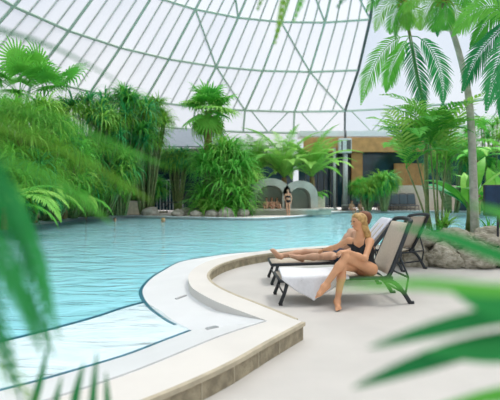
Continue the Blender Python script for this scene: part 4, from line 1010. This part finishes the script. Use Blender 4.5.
# frond tips hanging in from above, mid distance
t = thing('overhead_palm', 'palm outside the frame whose blurred frond tips hang at the top', 'palm', (1.4, 3.3, 0)) ; tl = t.location.copy()
b = MB(); b.tube([(.9, -2.6, 0), (.9, -2.5, 1.6), (.75, -2.2, 3.9)], [.07, .06, .05], 10); b.build('trunk', M['trunk'], t, True)
for i, (path, mm) in enumerate((([(520, -420, 1.5), (420, -220, 1.7), (345, -70, 1.8), (312, -25, 1.8), (294, 20, 1.8)], 'lf'), ([(520, -420, 1.5), (430, -220, 1.7), (390, -80, 1.8), (365, -35, 1.8), (338, 6, 1.8)], 'lfteal'),
                              ([(520, -420, 1.5), (400, -230, 1.7), (300, -90, 1.8), (272, -30, 1.8), (258, 8, 1.8)], 'lfolive'), ([(520, -420, 1.5), (400, -230, 1.7), (320, -90, 1.8), (290, -20, 1.8), (275, 42, 1.8)], 'lfolive'))):
    b = MB(); frond_on(b, spline([P(*a)-tl for a in path], 6), 60, .13, .007, axis=Vector((.1, 1, .3)), seed=40+i, rr=.008, droop=.8); link('frond', b.mesh('frond', M[mm]), t)

# ------------------------------------------------------------------ light, sky, camera
wd = bpy.data.worlds.new('World'); bpy.context.scene.world = wd; wd.use_nodes = True; nt = wd.node_tree
bg = nt.nodes['Background']; tc = nt.nodes.new('ShaderNodeTexCoord'); sx = nt.nodes.new('ShaderNodeSeparateXYZ')
nt.links.new(tc.outputs['Generated'], sx.inputs[0])
rp = nt.nodes.new('ShaderNodeValToRGB'); e = rp.color_ramp.elements
e[0].position = 0.0; e[0].color = (.75, .80, .86, 1); e[1].position = 1.0; e[1].color = (2.3, 2.35, 2.4, 1)
x_ = e.new(.12); x_.color = (.72, .77, .83, 1); x_ = e.new(.50); x_.color = (.58, .68, .82, 1); x_ = e.new(.72); x_.color = (1.6, 1.66, 1.75, 1)
nt.links.new(sx.outputs['Z'], rp.inputs['Fac'])
nz = nt.nodes.new('ShaderNodeTexNoise'); nz.inputs['Scale'].default_value = 3.0; nz.inputs['Detail'].default_value = 5
nt.links.new(tc.outputs['Generated'], nz.inputs['Vector'])
cr = nt.nodes.new('ShaderNodeValToRGB'); cr.color_ramp.elements[0].position = .45; cr.color_ramp.elements[1].position = .65
cr.color_ramp.elements[0].color = (0, 0, 0, 1); cr.color_ramp.elements[1].color = (.10, .08, .04, 1)
nt.links.new(nz.outputs['Fac'], cr.inputs['Fac'])
ad = nt.nodes.new('ShaderNodeMixRGB'); ad.blend_type = 'ADD'; ad.inputs[0].default_value = 1
nt.links.new(rp.outputs[0], ad.inputs[1]); nt.links.new(cr.outputs[0], ad.inputs[2]); nt.links.new(ad.outputs[0], bg.inputs['Color'])
bg.inputs['Strength'].default_value = 1.0
sd = bpy.data.lights.new('sun', 'SUN'); sd.energy = 3.0; sd.angle = R(14); sd.color = (1, .97, .92)
so = bpy.data.objects.new('sun', sd); C.objects.link(so); so.rotation_euler = (R(-14), R(22), 0)

cd = bpy.data.cameras.new('camera'); co = bpy.data.objects.new('camera', cd); C.objects.link(co)
co.location = (0, 0, H); co.rotation_euler = (R(90), 0, 0); cd.sensor_width = 36; cd.lens = 36*F/500
cd.shift_y = -(HY-200)/500*-1; cd.clip_start = .05; cd.clip_end = 300
cd.dof.use_dof = True; cd.dof.focus_distance = 6.4; cd.dof.aperture_fstop = 1.6
sc = bpy.context.scene; sc.camera = co
sc.view_settings.view_transform = 'Standard'; sc.view_settings.look = 'None'; sc.view_settings.gamma = 1; sc.view_settings.exposure = .0
